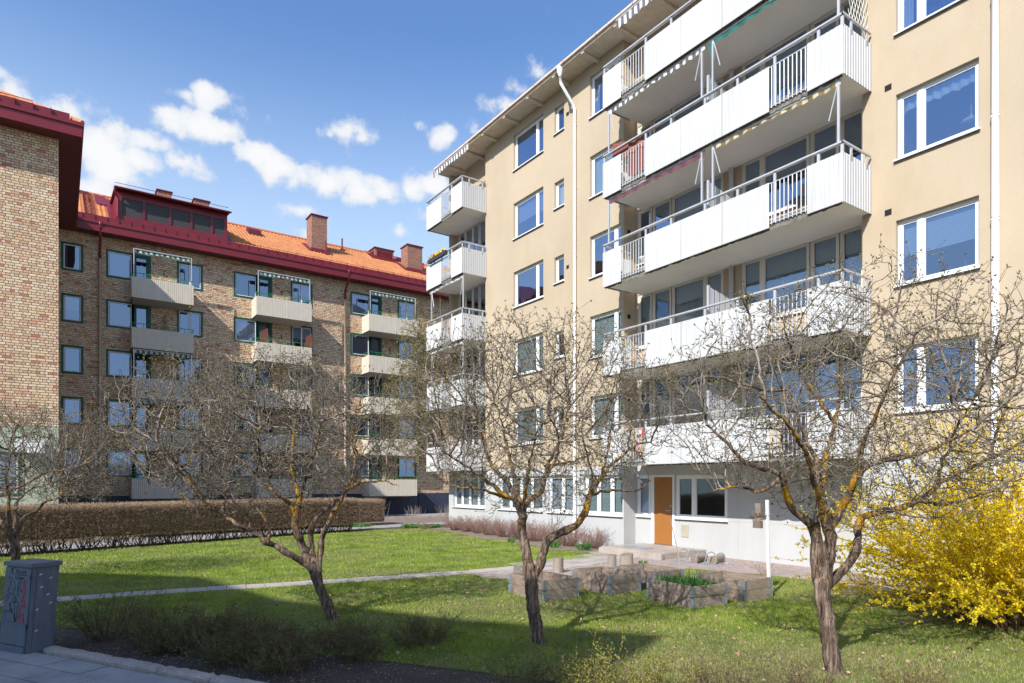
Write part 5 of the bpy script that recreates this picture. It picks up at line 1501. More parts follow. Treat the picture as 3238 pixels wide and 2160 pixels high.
# clipped hedges
def hedge(label, pts, h0, h1, w, seed, dens_, stems=True):
    rng = np.random.default_rng(seed); c = resample(pts, .45); cen = np.array(c); mid = cen[len(cen) // 2]
    root = empty('clipped_hedge', (float(mid[0]), float(mid[1]), 0), label, 'hedge', 'clipped bare hedges along the rear path')
    # twiggy inner mass
    n = len(c); vs = []; fs = []; tn = []
    for i in range(n):
        t = cen[min(i + 1, n - 1)] - cen[max(i - 1, 0)]; t /= np.linalg.norm(t); tn.append(t)
    tn = np.array(tn); nn = np.stack([-tn[:, 1], tn[:, 0]], 1)
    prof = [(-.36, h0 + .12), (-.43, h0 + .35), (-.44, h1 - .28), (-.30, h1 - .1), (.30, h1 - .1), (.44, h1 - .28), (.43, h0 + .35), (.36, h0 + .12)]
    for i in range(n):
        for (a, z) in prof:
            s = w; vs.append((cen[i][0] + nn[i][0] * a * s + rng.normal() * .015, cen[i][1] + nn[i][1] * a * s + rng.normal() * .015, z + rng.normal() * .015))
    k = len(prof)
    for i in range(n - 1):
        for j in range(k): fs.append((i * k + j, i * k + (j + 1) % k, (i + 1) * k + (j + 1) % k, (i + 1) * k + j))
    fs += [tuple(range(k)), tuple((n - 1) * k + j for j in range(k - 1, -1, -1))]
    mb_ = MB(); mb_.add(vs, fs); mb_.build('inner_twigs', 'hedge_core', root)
    Lh = (n - 1) * .45; m = int(Lh * dens_); s = rng.uniform(0, n - 1.001, m); ii = s.astype(int); fr_ = (s - ii)[:, None]
    cp_ = cen[ii] * (1 - fr_) + cen[ii + 1] * fr_; nv = nn[ii]
    z = h0 + (h1 - h0) * rng.random(m) ** .8; side_ = rng.uniform(-1, 1, m)
    top = rng.random(m) < .42
    a = np.where(top, side_ * .46, np.sign(side_) * rng.uniform(.33, .47, m)) * w; zz = np.where(top, h1 - rng.uniform(.02, .16, m) - .25 * np.maximum(0, np.abs(side_) - .7), z)
    # round the ends
    p0 = np.stack([cp_[:, 0] + nv[:, 0] * a, cp_[:, 1] + nv[:, 1] * a, zz], 1)
    on = np.stack([nv[:, 0] * np.sign(a), nv[:, 1] * np.sign(a), np.zeros(m)], 1)
    dv = unit(np.where(top[:, None], np.array((0, 0, 1.)), on * .7 + np.array((0, 0, .5))) + rng.normal(size=(m, 3)) * .5)
    l_ = rng.uniform(.05, .14, (m, 1)); rr = np.full(m, .0045)
    sticks('twigs', [(p0, p0 + dv * l_, rr, rr * .6)], 'hedge_twig', root, 3)
    nl = int(m * .25); j = rng.integers(0, m, nl); leaves('leaf_buds', p0[j] + dv[j] * l_[j], dv[j], .022, .014, 'shrub_leaf', root, rng)
    if stems:
        m = int(Lh * 48); s = rng.uniform(0, n - 1.001, m); ii = s.astype(int); fr_ = (s - ii)[:, None]; cp_ = cen[ii] * (1 - fr_) + cen[ii + 1] * fr_
        a = rng.uniform(-.22, .22, m) * w
        b0 = np.stack([cp_[:, 0] + nn[ii, 0] * a, cp_[:, 1] + nn[ii, 1] * a, np.zeros(m)], 1)
        dv = np.stack([tn[ii, 0] * 0, tn[ii, 1] * 0, np.ones(m)], 1) + rng.normal(size=(m, 3)) * np.array((.45, .45, .1)); dv = unit(dv); b1 = b0 + dv * .3; d2_ = unit(dv + rng.normal(size=(m, 3)) * .4); b2_ = b1 + d2_ * .32
        r_ = rng.uniform(.006, .014, m); sticks('stems', [(b0, b1, r_, r_ * .9), (b1, b2_, r_ * .9, r_ * .6)], 'shrub_twig', root, 5)
    return root


hedge('long clipped bare hedge with open stems at its foot along the lawn edge', HEDGE, .30, 1.43, 1.05, 5, 5200)
hedge('shorter clipped bare hedge on the far side of the gravel path, ending near the garages', [(2.5, 29.6), (6, 30.4), (10, 31.2), (14.0, 31.6)], .05, 1.30, 1.5, 6, 4200, False)

# low reddish shrubs along the cream building
rng = np.random.default_rng(12)
BX = [(14.25, 15.9, .62, .50), (14.1, 16.9, .72, .5), (14.25, 18.0, .66, .55), (14.3, 19.1, .7, .55), (14.35, 20.2, .72, .55), (14.45, 21.3, .66, .55), (14.5, 22.4, .74, .55), (14.6, 23.5, .68, .5), (14.7, 24.6, .66, .5), (14.75, 25.7, .6, .45)]
sh_lab = ['reddish bare shrub nearest the entrance step, with a green tulip clump at its foot', 'second reddish bare shrub from the entrance step', 'third reddish bare shrub from the entrance step', 'fourth reddish bare shrub from the entrance step', 'fifth reddish bare shrub from the entrance step',
          'sixth reddish bare shrub from the entrance step', 'fourth reddish bare shrub from the far corner of the cream block', 'third reddish bare shrub from the far corner of the cream block', 'second reddish bare shrub from the far corner of the cream block', 'last reddish bare shrub by the far corner of the cream block']
for (x, y, h, r), lb in zip(BX, sh_lab):
    o = empty('wall_shrub', (x, y, 0), lb, 'shrub', 'low shrubs along the pale ground floor wall')
    bushmesh(o, (x, y), r * 1.2, r * 1.4, h, 150, rng, 'red_twig', 'dull_leaf', 500, .02, .0045, .75, 4, .14)
# low ground plants at the far corner and small bare shrubs along the gravel
for (x, y, h, r, n_, lb) in ((13.35, 6.75, .28, .3, 34, 'small bare twiggy shrub in the gravel behind the nearest lilac tree'), (13.9, 5.55, .42, .45, 60, 'larger bare twiggy shrub by the wall beside the yellow bush'), (13.3, 8.95, .3, .22, 12, 'thin little bare shrub in the gravel right of the cycle stand'),
                             (13.75, 26.8, .35, .3, 40, 'small brown shrub at the far corner of the lawn')):
    o = empty('bare_shrub', (x, y, 0), lb, 'shrub'); bushmesh(o, (x, y), r, r, h, n_, rng, 'red_twig', 'dull_leaf', 30, .02, .005, 1.1, 2, .1)


def clump(name, c, r, h, n, mat, lb, cat, rng, wd=.035, grp=None, z0=0.0):
    o = empty(name, (c[0], c[1], z0), lb, cat, grp); ang = rng.uniform(0, 6.283, n); rd = r * np.sqrt(rng.random(n))
    p0 = np.stack([c[0] + np.cos(ang) * rd * .7, c[1] + np.sin(ang) * rd * .7, np.full(n, z0)], 1)
    d = unit(np.stack([np.cos(ang) * rd / r * .7, np.sin(ang) * rd / r * .7, np.ones(n)], 1) + rng.normal(size=(n, 3)) * .22); L = h * rng.uniform(.6, 1.1, n)
    leaves('leaves', p0, d, L, wd * rng.uniform(.7, 1.3, n), mat, o, rng, .25); return o


clump('tulip_clump', (13.55, 15.55), .22, .34, 60, 'tulip_leaf', 'green tulip leaves at the end of the shrub row, beside the entrance step', 'plant', rng)
clump('tulip_clump', (13.3, 16.75), .18, .30, 40, 'tulip_leaf', 'smaller green tulip leaves in front of the shrub row', 'plant', rng)
clump('tulip_clump', (13.2, 19.0), .16, .26, 30, 'tulip_leaf', 'green tulip leaves in the shrub row seen behind the forked lilac trunk', 'plant', rng)
clump('weed_clump', (12.5, 12.0), .13, .14, 26, 'tulip_leaf', 'small green weed growing in the gravel near the entrance step', 'plant', rng)
for (x, y, r, lb) in ((13.9, 28.2, .5, 'green ground ivy patch at the far corner of the lawn'), (14.5, 27.5, .35, 'small green ivy patch against the far corner of the cream block'), (11.9, 30.2, .5, 'green ivy patch at the foot of the farther hedge')):
    o = empty('ivy_patch', (x, y, 0), lb, 'plant'); n = 260; a = rng.uniform(0, 6.28, n); q = r * np.sqrt(rng.random(n))
    leaves('leaves', np.stack([x + np.cos(a) * q * 1.3, y + np.sin(a) * q * .6, rng.uniform(.02, .14, n)], 1), rng.normal(size=(n, 3)) + np.array((0, 0, .8)), .09, .08, 'ivy', o, rng)
for i, (x, y) in enumerate(((15.5, 37), (18.3, 37), (20.6, 37))):
    o = empty('dry_stalks', (x, y, 0), ['tall pale dry stalks in the bed before the left garage door', 'pale dry stalks between the two garage doors', 'pale dry stalks by the corner of the cream block'][i], 'plant', 'dry stalks in the bed before the garages')
    n = 34; p0 = np.stack([x + rng.normal(size=n) * .35, y + rng.normal(size=n) * .2, np.zeros(n)], 1); dv = unit(rng.normal(size=(n, 3)) * np.array((.25, .25, .05)) + np.array((0, 0, 1))); rr = np.full(n, .012)
    sticks('stems', [(p0, p0 + dv * rng.uniform(.5, 1.1 if i == 0 else .8, (n, 1)), rr, rr * .4)], 'old_log', o, 4)

# shrub bed along the kerb in the foreground
rng = np.random.default_rng(31)
fgs = []
for (s, nn_, h, r, kind, lb) in (
    (-.15, .75, .62, .34, 0, 'upright dark twiggy shrub right beside the grey cabinet'),
    (.75, .85, .50, .5, 0, 'dark spreading shrub, second from the grey cabinet in the shaded bed'),
    (1.35, 1.2, .40, .5, 0, 'dark spreading shrub, third from the grey cabinet in the shaded bed'),
    (1.9, .75, .36, .45, 0, 'low dark shrub close to the kerb stones in the shaded bed'),
    (2.2, 1.35, .30, .42, 0, 'dark shrub at the back of the shaded bed, below the long low limb'),
    (2.75, 1.0, .31, .48, 0, 'dark shrub in the middle of the shaded bed'),
    (3.05, 1.8, .26, .5, 0, 'dark shrub at the lawn side of the shaded bed, right end'),
    (1.25, .6, .28, .4, 0, 'lowest dark shrub on the soil near the kerb, left'), (2.45, .6, .33, .45, 0, 'low dark shrub on the soil near the kerb, centre'), (3.15, .62, .32, .45, 0, 'low dark shrub on the soil near the kerb, right'), (1.75, 1.3, .34, .5, 0, 'dark shrub between the middle ones at the back of the shaded bed'),
    (3.6, 1.35, .32, .45, 0, 'low dark shrub at the bottom edge of the photo'),
    (3.95, 2.25, .32, .45, 0, 'sparse dark shrub left of the sunlit one at the bottom edge')):
    x, y = kp(s, nn_); o = empty('bed_shrub', (x, y, 0), lb, 'shrub', 'small leaved shrubs in the bed along the kerb')
    bushmesh(o, (x, y), r * 1.5, r * 1.5, h, 62, rng, 'shrub_twig', 'shrub_leaf', 2600, .024, .0042, .85, 4, .19, .05)
for (x, y, h, r, lf, lm, lb) in ((4.25, 4.78, .50, .42, 2600, 'lime_leaf', 'sunlit shrub with tiny lime green leaves at the bottom edge'), (4.75, 4.35, .42, .40, 2200, 'lime_leaf', 'second sunlit lime green shrub, right of the first'),
                                 (5.25, 3.95, .36, .38, 1100, 'dull_leaf', 'sparse brown twiggy shrub right of the lime green ones'), (5.85, 3.55, .33, .35, 900, 'dull_leaf', 'low brown shrub at the bottom edge left of the nearest trunk'), (3.75, 5.25, .36, .35, 1500, 'shrub_leaf', 'shaded green shrub just left of the sunlit lime one'),
                                 (6.9, 3.0, .26, .3, 700, 'lime_leaf', 'small leafy shrub at the bottom edge right of the nearest trunk')):
    o = empty('bed_shrub', (x, y, 0), lb, 'shrub', 'small leaved shrubs in the bed along the kerb')
    bushmesh(o, (x, y), r * 1.2, r * 1.2, h, 42, rng, 'shrub_twig', lm, int(lf * 1.3), .022, .0035, 1.0, 3, .17, .1)

# grass, fallen leaves, flowers
rng = np.random.default_rng(77)
LP = lawn_pts


def onlawn(n, box):
    x = rng.uniform(box[0], box[1], n); y = rng.uniform(box[2], box[3], n); ok = inpoly(x, y, LP) & ~inpoly(x, y, gravel_pts)
    pc = np.array(PATH); yy = np.interp(x, pc[:, 0], pc[:, 1]); ok &= ~(np.abs(y - yy) < .30)
    ok &= ~((x > 8.5) & (y < yy + .1) & (y > yy - .85))
    return x[ok], y[ok]


gx, gy, gs = [], [], []
for n, box, s in ((190000, (-1, 15, 2, 8.5), 1.0), (150000, (-1, 13.5, 5, 13), 1.3), (120000, (-3, 14, 12, 18), 1.8), (110000, (-6, 14.3, 17, 28), 2.6)):
    x, y = onlawn(n, box); gx.append(x); gy.append(y); gs.append(np.full(len(x), s))
gx, gy, gs = np.concatenate(gx), np.concatenate(gy), np.concatenate(gs)
patch = np.sin(gx * 1.7 + 1.3 * np.sin(gy * .9)) + np.sin(gy * 2.3 + gx * .6) + .8 * np.sin(gx * 4.1 - gy * 3.3)
keep = rng.random(len(gx)) < np.clip(.8 + .18 * patch, .2, 1); gx, gy, gs, patch = gx[keep], gy[keep], gs[keep], patch[keep]
m = len(gx); an = rng.uniform(0, 6.283, m); hgt = rng.uniform(.022, .05, m) * (1 + .15 * patch) * (1 + .22 * (gs - 1)); wd = .0045 * gs; lean = rng.normal(size=(m, 2)) * .018 * gs[:, None] ** .5
b0 = np.stack([gx - np.cos(an) * wd, gy - np.sin(an) * wd, np.full(m, .004)], 1); b1 = np.stack([gx + np.cos(an) * wd, gy + np.sin(an) * wd, np.full(m, .004)], 1); tp_ = np.stack([gx + lean[:, 0], gy + lean[:, 1], hgt], 1)
V = np.stack([b0, b1, tp_], 1).reshape(-1, 3); Fq = np.arange(3 * m).reshape(-1, 3)
dry = (np.sin(gx * .9 + 2) + np.sin(gy * 1.3 + gx * .4) + np.where(gy < 7, 1.25, -.2) + rng.normal(size=m) * .9) > 1.55
g_ = npmesh('grass', V, Fq, ['grass', 'dry_grass'], None, mi=dry.astype(np.int32)); tag(g_, 'short spring grass with dry patches covering the lawn', 'grass', kind='stuff')


def litter(name, n, box, size, mat, lb, cat, fn=None, up=.25):
    x, y = onlawn(n, box)
    if fn is not None: k = fn(x, y); x, y = x[k], y[k]
    m = len(x); o = leaves(name, np.stack([x, y, rng.uniform(.012, .04, m)], 1), rng.normal(size=(m, 3)) * np.array((1, 1, up)), size * rng.uniform(.5, 1.3, m), size * .75 * rng.uniform(.6, 1.2, m), mat, None, rng)
    return tag(o, lb, cat, kind='stuff')


litter('fallen_leaves', 3600, (1, 13.4, 3, 12.5), .05, 'dead_leaf', 'dry brown leaves scattered over the lawn', 'leaves')
litter('blue_flowers', 5200, (0, 13, 3, 26), .022, 'blue_flower', 'tiny blue spring flowers dotted through the grass', 'flowers', lambda x, y: (np.sin(x * 1.9) * np.sin(y * 1.6 + 1) > .35), 1.0)
# crumbs of soil and bark in the foreground bed
n = 5000; s = rng.uniform(-1.5, 8, n); w_ = rng.uniform(.05, 2.2, n); pp = np.array([kp(a, b) for a, b in zip(s, w_)])
o = leaves('bark_litter', np.stack([pp[:, 0], pp[:, 1], rng.uniform(.003, .02, n)], 1), rng.normal(size=(n, 3)) * np.array((1, 1, .2)), .03 * rng.uniform(.4, 1.4, n), .014, 'dead_leaf', None, rng); tag(o, 'bark crumbs and dead leaves on the dark soil of the bed', 'litter', kind='stuff')

# ------------------------------------------------------------------ things on the lawn


def planter(c, ang, label, fill=None, sz=(.78, 1.12, .39)):
    o = empty('planter_box', (c[0], c[1], 0), label, 'planter', 'wooden pallet collar planters on the lawn'); X_, Y_, H = sz
    x0, x1, y0, y1 = c[0] - X_ / 2, c[0] + X_ / 2, c[1] - Y_ / 2, c[1] + Y_ / 2; h = H / 2; t = .022
    for lvl in (0, 1):
        z0, z1 = lvl * h + .003, (lvl + 1) * h - .003; j = random.uniform(-.004, .004)
        for xx in (x0 + j, x1 - t + j): q = MB(); q.box(xx, xx + t, y0 + .03, y1 - .03, z0, z1); q.xf(c, ang); q.build('board', 'weathered_wood_cross' if False else 'weathered_wood', o, bevel=.003)
        for yy in (y0 + j, y1 - t + j): q = MB(); q.box(x0 + .03, x1 - .03, yy, yy + t, z0, z1); q.xf(c, ang); q.build('board', 'weathered_wood_cross', o, bevel=.003)
        for (a, b) in ((x0, y0), (x1, y0), (x1, y1), (x0, y1)):
            sx = 1 if a == x0 else -1; sy = 1 if b == y0 else -1; q = MB()
            q.box(a - sx * .004, a + sx * .07, b - sy * .005, b - sy * .002, z0 + .01, z1 - .01); q.box(a - sx * .005, a - sx * .002, b - sy * .004, b + sy * .07, z0 + .01, z1 - .01)
            for k in range(4): q.box(a - sx * .012, a + sx * .03, b - sy * .012, b - sy * .002, z0 + .025 + k * .045, z0 + .045 + k * .045)
            q.tube([(a - sx * .008, b - sy * .008, z0 + .01), (a - sx * .008, b - sy * .008, z1 - .01)], .008, 6)
            q.xf(c, ang); q.build('corner_hinge', 'galvanised', o)
    q = MB(); q.box(x0 + t, x1 - t, y0 + t, y1 - t, 0.0, .26 if fill else .12); q.xf(c, ang); q.build('soil', 'soil', o)
    return o


random.seed(3)
planter((7.47, 9.72), -.03, 'wooden planter box partly hidden by the forked lilac trunk, leftmost of the five')
planter((8.9, 9.55), -.02, 'empty wooden planter box between the leftmost planter and the one with tulips')
planter((9.12, 7.72), -.10, 'wooden planter box full of green tulip leaves', True)
planter((9.98, 9.4), -.03, 'empty wooden planter box farthest back, near the log stumps')
planter((10.38, 7.68), -.03, 'empty wooden planter box next to the white post')
rng = np.random.default_rng(5); n = 330; x = 9.12 + rng.uniform(-.33, .33, n); y = 7.72 + rng.uniform(-.5, .5, n)
tp = empty('tulip_plants', (9.12, 7.72, .26), 'row of green tulip leaves growing in the planter box', 'plant')
leaves('leaves', np.stack([x, y, np.full(n, .25)], 1), rng.normal(size=(n, 3)) * np.array((.42, .42, .1)) + np.array((0, 0, 1)), rng.uniform(.14, .27, n), rng.uniform(.022, .045, n), 'tulip_leaf', tp, rng, .3)
n = 26; a = rng.choice(3, n); cs = np.array([(8.95, 9.7), (9.9, 9.6), (10.3, 7.9)])[a]


def stump(c, r, h, label, tilt=0, seed=1, lying=None):
    rg = random.Random(seed); o = empty('log_stump', (c[0], c[1], 0), label, 'log', 'cut logs around the planter boxes'); n = 22
    rs = [r * (1 + .05 * math.sin(k * .9 + seed) + rg.uniform(-.02, .02)) for k in range(n)]
    q = MB(); vs = []
    for z, s in ((0, 1.02), (h * .3, .99), (h * .7, .98), (h, .97)):
        for k in range(n): a = 2 * math.pi * k / n; vs.append((rs[k] * s * math.cos(a), rs[k] * s * math.sin(a), z + (tilt * math.cos(a) * r if z == h else 0)))
    fs = [(i * n + k, i * n + (k + 1) % n, (i + 1) * n + (k + 1) % n, (i + 1) * n + k) for i in range(3) for k in range(n)]
    if lying is not None:
        ca, sa = math.cos(lying), math.sin(lying); tr = lambda v: (c[0] + v[2] * ca - v[0] * sa, c[1] + v[2] * sa + v[0] * ca, v[1] + r)
    else: tr = lambda v: (c[0] + v[0], c[1] + v[1], v[2])
    q.add([tr(v) for v in vs], fs); q.build('log_side', 'old_log', o, smooth=True)
    q = MB(); q.add([tr(v) for v in vs[-n:]], [tuple(range(n))]); q.build('cut_end', 'log_end', o)
    q = MB(); q.add([tr(v) for v in vs[:n]], [tuple(range(n - 1, -1, -1))]); q.build('cut_end', 'log_end', o); return o


stump((8.35, 11.55), .23, .30, 'wide grey stump with a cracked top behind the leftmost planter', 0, 1)
stump((9.67, 12.0), .125, .36, 'upright sawn log standing alone on the gravel beside the path', .05, 2)
stump((11.25, 11.85), .11, .34, 'slim upright log left of the rounded stump', .1, 3)
stump((11.9, 12.0), .17, .30, 'rounded stump right of the slim upright log', .2, 4)
stump((10.9, 11.4), .17, .10, 'flat low log disc on the gravel behind the planters', 0, 5)
stump((13.75, 11.35), .11, .75, 'log lying in the cycle stand, left of two', 0, 6, 0.35)
stump((14.0, 10.95), .11, .65, 'log lying in the cycle stand, right of two', 0, 7, 0.35)
q = MB(); q.box(8.15, 8.5, 11.45, 11.52, .30, .325); tag(q.build('wood_stick', 'weathered_wood_cross', None), 'short pale piece of wood lying on the wide grey stump', 'wood')

# entrance landing, mat, cycle stand, bamboo cane, post with bird feeder
la = empty('entrance_step', (14.5, 13.4, 0), 'low granite landing in front of the wooden entrance door', 'step')
q = MB(); q.box(13.62, 15.48, 12.35, 14.85, 0, .19); q.build('landing', 'granite', la, bevel=.015)
q = MB(); q.box(13.5, 13.62, 12.3, 13.35, 0, .185); q.box(13.5, 13.615, 13.36, 14.8, 0, .17); q.build('edge_stone', 'granite', la, bevel=.015)
q = MB(); q.box(14.0, 14.5, 13.45, 14.25, .19, .215); tag(q.build('door_mat', 'galvanised', None, bevel=.004), 'grey steel grating mat lying on the granite landing', 'mat')
cs_ = empty('cycle_stand', (14.1, 11.2, 0), 'small galvanised cycle stand with hoops beside the landing', 'cycle stand')
q = MB(); q.box(13.55, 13.59, 10.45, 11.95, .005, .04); q.box(14.15, 14.19, 10.45, 11.95, .005, .04); q.build('base_rail', 'galvanised', cs_)
for i in range(5):
    y = 10.6 + i * .3; q = MB(); q.tube([(13.57, y, .03), (13.66, y, .28), (13.78, y, .33), (13.95, y + .05, .33), (14.05, y + .05, .28), (14.17, y + .05, .03)], .012, 6); q.build('hoop', 'galvanised', cs_, smooth=True)
q = MB(); q.tube([P(2156, 1808, 13.6), P(2140, 1730, 14.2), P(2120, 1640, 15.1)], .009, 6); q.v = [(x, y, max(z, .0)) for x, y, z in q.v]
tag(q.build('bamboo_cane', 'old_log', None), 'thin bamboo cane leaning up beside the entrance door', 'cane')
po = empty('white_post', (10.82, 7.2, 0), 'tall white painted wooden post beside the right hand planter box', 'post')
q = MB(); q.add([(10.80, 7.18, 0), (10.85, 7.18, 0), (10.85, 7.23, 0), (10.80, 7.23, 0), (10.775, 7.21, 1.80), (10.82, 7.21, 1.80), (10.82, 7.255, 1.80), (10.775, 7.255, 1.80)], [(0, 3, 2, 1), (4, 5, 6, 7), (0, 1, 5, 4), (1, 2, 6, 5), (2, 3, 7, 6), (3, 0, 4, 7)]); q.build('post', 'white_paint', po)
q = MB(); q.tube([(10.66, 7.30, 1.5), (10.88, 7.18, 1.52)], .016, 6); q.build('perch', 'bark', po)
bf = empty('bird_feeder', (10.66, 7.32, 1.3), 'old wooden bird feeder with twigs fixed to the white post', 'bird feeder')
q = MB(); q.box(10.64, 10.665, 7.27, 7.38, 1.3, 1.74); q.build('back_board', 'weathered_wood', bf)
q = MB(); q.box(10.60, 10.68, 7.24, 7.40, 1.28, 1.42); q.build('box', 'bark', bf)
rng = np.random.default_rng(15); n = 26; p0 = np.stack([10.64 + rng.normal(size=n) * .03, 7.33 + rng.normal(size=n) * .06, 1.44 + rng.random(n) * .14], 1); dv = unit(rng.normal(size=(n, 3))); rr = np.full(n, .008); sticks('twigs', [(p0, p0 + dv * .10, rr, rr * .6)], 'shrub_twig', bf, 4)

# ------------------------------------------------------------------ grey utility cabinet with scribbles
CW, CD, CH = .56, .30, 1.16
cb = empty('utility_cabinet', (-.42, 9.95, 0), 'leaning grey metal utility cabinet with black and red scribbles at the pavement edge', 'cabinet')
cc0 = np.array((-.32, 9.77)); TL = .082


def cpt(s, n, z, out_=0.0):                 # s: 0..CW along the scribbled face to the left, n: depth, leaning sideways with height
    p = cc0 - KD * s + KN * (n - out_); q = p + np.array((CY, -SY)) * TL * z; return (float(q[0]), float(q[1]), z)


def cbox(mb_, s0, s1, n0, n1, z0, z1, o=0.0):
    v = [cpt(s, n, z) for z in (z0, z1) for s, n in ((s0, n0), (s0, n1), (s1, n1), (s1, n0))]
    mb_.add(v, [(3, 2, 1, 0), (4, 5, 6, 7), (0, 1, 5, 4), (1, 2, 6, 5), (2, 3, 7, 6), (3, 0, 4, 7)])


q = MB(); cbox(q, 0, CW, 0, CD, .0, 1.09); q.build('body', 'cabinet_paint', cb, bevel=.004)
q = MB(); cbox(q, -.025, CW + .02, -.03, CD + .02, 1.09, 1.145); q.build('lid', 'cabinet_paint', cb, bevel=.006)
q = MB(); cbox(q, .022, CW - .01, -.014, -.001, .42, 1.075); q.build('door', 'cabinet_paint', cb, bevel=.003)
q = MB(); cbox(q, .03, CW - .01, -.02, -.001, .14, .41); q.build('lower_door', 'cabinet_paint', cb, bevel=.003)
q = MB(); cbox(q, .01, CW, -.03, -.002, .405, .42); q.build('drip_edge', 'cabinet_paint', cb)
q = MB(); cbox(q, .04, CW, -.035, -.001, 0, .13); q.build('base', 'cabinet_paint', cb, bevel=.004)
q = MB(); cbox(q, -.001, .02, .045, .050, .05, 1.07)
for z in (.95, .35): cbox(q, .018, .026, -.02, -.012, z, z + .05)
q.build('seam', 'dark_metal', cb)


def scribble(name, strokes, mat, w=.0035):
    mb_ = MB()
    for st in strokes:
        pts = []
        for (X0, Y0) in st:
            xr = 440 - (Y0 - 150) * .091; s = (xr - X0) / 430 * CW; z = 1.09 - (Y0 - 135) / 1115 * 1.09; pts.append(np.array(cpt(s, 0, z, .0152)))
        if len(pts) > 2: pts = catmull(pts, .01)
        mb_.tube(pts, w, 4)
    mb_.build(name, mat, cb)


scribble('black_scribble', [
    [(125, 160), (120, 185), (118, 205)], [(140, 165), (170, 150), (195, 175), (185, 220), (140, 235), (130, 190), (145, 160)], [(205, 180), (225, 178), (215, 235)], [(235, 185), (255, 230), (285, 190)], [(330, 180), (295, 190), (300, 215), (325, 205)], [(300, 215), (305, 235), (345, 232)],
    [(350, 180), (325, 195), (345, 210), (350, 235), (300, 240)], [(190, 240), (260, 238), (350, 236)],
    [(160, 268), (225, 262)], [(180, 268), (190, 298)], [(225, 258), (205, 272), (222, 282), (210, 294)], [(235, 290), (250, 260), (262, 290)], [(240, 280), (262, 278)], [(270, 262), (280, 290)], [(270, 272), (300, 262), (275, 276), (310, 275)],
    [(65, 280), (110, 268), (150, 310), (172, 370), (165, 430), (130, 480), (85, 470), (60, 430), (78, 425)], [(70, 282), (98, 320), (102, 370), (80, 410), (60, 428)], [(126, 405), (130, 428)],
    [(85, 470), (50, 500), (30, 530), (0, 535)], [(0, 565), (40, 575), (80, 520), (130, 485), (165, 490), (178, 540), (150, 590), (132, 560), (150, 520), (190, 520), (192, 560), (150, 600)],
    [(325, 265), (270, 280), (230, 340), (212, 420), (222, 490), (240, 510)], [(290, 300), (250, 360), (225, 430)], [(240, 430), (270, 415), (278, 430), (250, 440)], [(245, 460), (258, 458)],
    [(85, 640), (85, 590), (100, 590), (110, 720)], [(150, 600), (222, 572), (205, 700), (180, 850)], [(165, 610), (170, 720), (178, 840)], [(0, 730), (30, 690), (60, 720), (90, 670), (120, 665), (140, 700)], [(115, 670), (130, 730), (155, 740), (165, 800)], [(160, 820), (185, 855), (208, 852)], [(0, 745), (18, 745)]],
    'graffiti_black', .0030)
scribble('red_scribble', [
    [(318, 288), (348, 290), (346, 340)], [(318, 290), (310, 390)], [(345, 345), (305, 360), (342, 380), (300, 400)], [(300, 405), (340, 410), (332, 455), (295, 450), (300, 405)], [(292, 470), (338, 478)], [(315, 475), (305, 520)], [(280, 520), (335, 530)], [(282, 500), (272, 570)], [(312, 530), (300, 575)],
    [(335, 540), (330, 580)], [(272, 575), (340, 590)], [(300, 580), (290, 625)], [(262, 600), (255, 650)], [(330, 595), (320, 640)], [(255, 650), (300, 658), (322, 690)], [(258, 655), (222, 780), (275, 832)], [(300, 700), (245, 765), (305, 800), (300, 700)], [(312, 710), (312, 845)], [(275, 760), (290, 785)], [(245, 800), (270, 830)], [(280, 800), (300, 835)]],
    'graffiti_red', .0055)
q = MB()
for (s, z) in ((.07, .985), (.19, .93), (.09, .83), (.17, .73), (.06, .56), (.21, .62), (.07, .30)):
    a = [cpt(-.002, s, z), cpt(-.002, s + .035, z + .012), cpt(-.002, s + .03, z + .03), cpt(-.002, s + .005, z + .02)]
    q.add(a, [(0, 1, 2, 3)])
q.build('paint_scrape', 'sticker_white', cb)

# ------------------------------------------------------------------ things on balconies and behind windows


def bchair(c, z, mat, label, ang=0.0, name='balcony_chair'):
    o = empty(name, (c[0], c[1], z), label, 'chair')
    q = MB(); q.box(c[0] - .2, c[0] + .2, c[1] - .2, c[1] + .2, z + .42, z + .46); q.xf(c, ang); q.build('seat', mat, o, bevel=.01)
    q = MB(); q.box(c[0] + .17, c[0] + .21, c[1] - .2, c[1] + .2, z + .55, z + .9); q.xf(c, ang); q.build('backrest', mat, o, bevel=.01)
    for dx in (-.18, .18):
        for dy in (-.18, .18):
            q = MB(); q.tube([(c[0] + dx * 1.15, c[1] + dy * 1.1, z), (c[0] + dx, c[1] + dy, z + (.43 if dx < 0 else .9))], .012, 6); q.xf(c, ang); q.build('leg', mat, o)
    return o


fz = lambda k: 3.96 + FH * k - 1.10
bchair((14.3, 13.6), fz(0), 'red_plastic', 'bright red chair behind the left bars of a low balcony', .5)
bchair((14.3, 13.55), fz(2) , 'white_paint', 'white plastic chair behind the left bars of the middle balcony', .3)
bchair((14.2, 13.6), fz(3) + 0, 'rust_red', 'rust red cloth chair behind the left bars of the fourth storey balcony', .2)
q = MB()
for i in range(8):
    y0, y1 = 13.15 + i * .09, 13.15 + (i + 1) * .09; x0, x1 = 13.86 + .02 * math.sin(i * 1.4), 13.86 + .02 * math.sin((i + 1) * 1.4)
    zt_ = fz(2) + 2.74 + .95
    q.quad((x0, y0, zt_ - .85), (x1, y1, zt_ - .85), (x1, y1, zt_ + .05 + .03 * i), (x0, y0, zt_ + .03 * i))
q.quad((13.9, 13.9, zt_ + .25), (13.9, 14.6, zt_ + .45), (13.9, 14.6, zt_ - .1), (13.9, 13.9, zt_ - .15))
tag(q.build('hanging_cloth', 'rust_red', None), 'rust red cloth hung along the balcony rail behind the left bars', 'cloth')
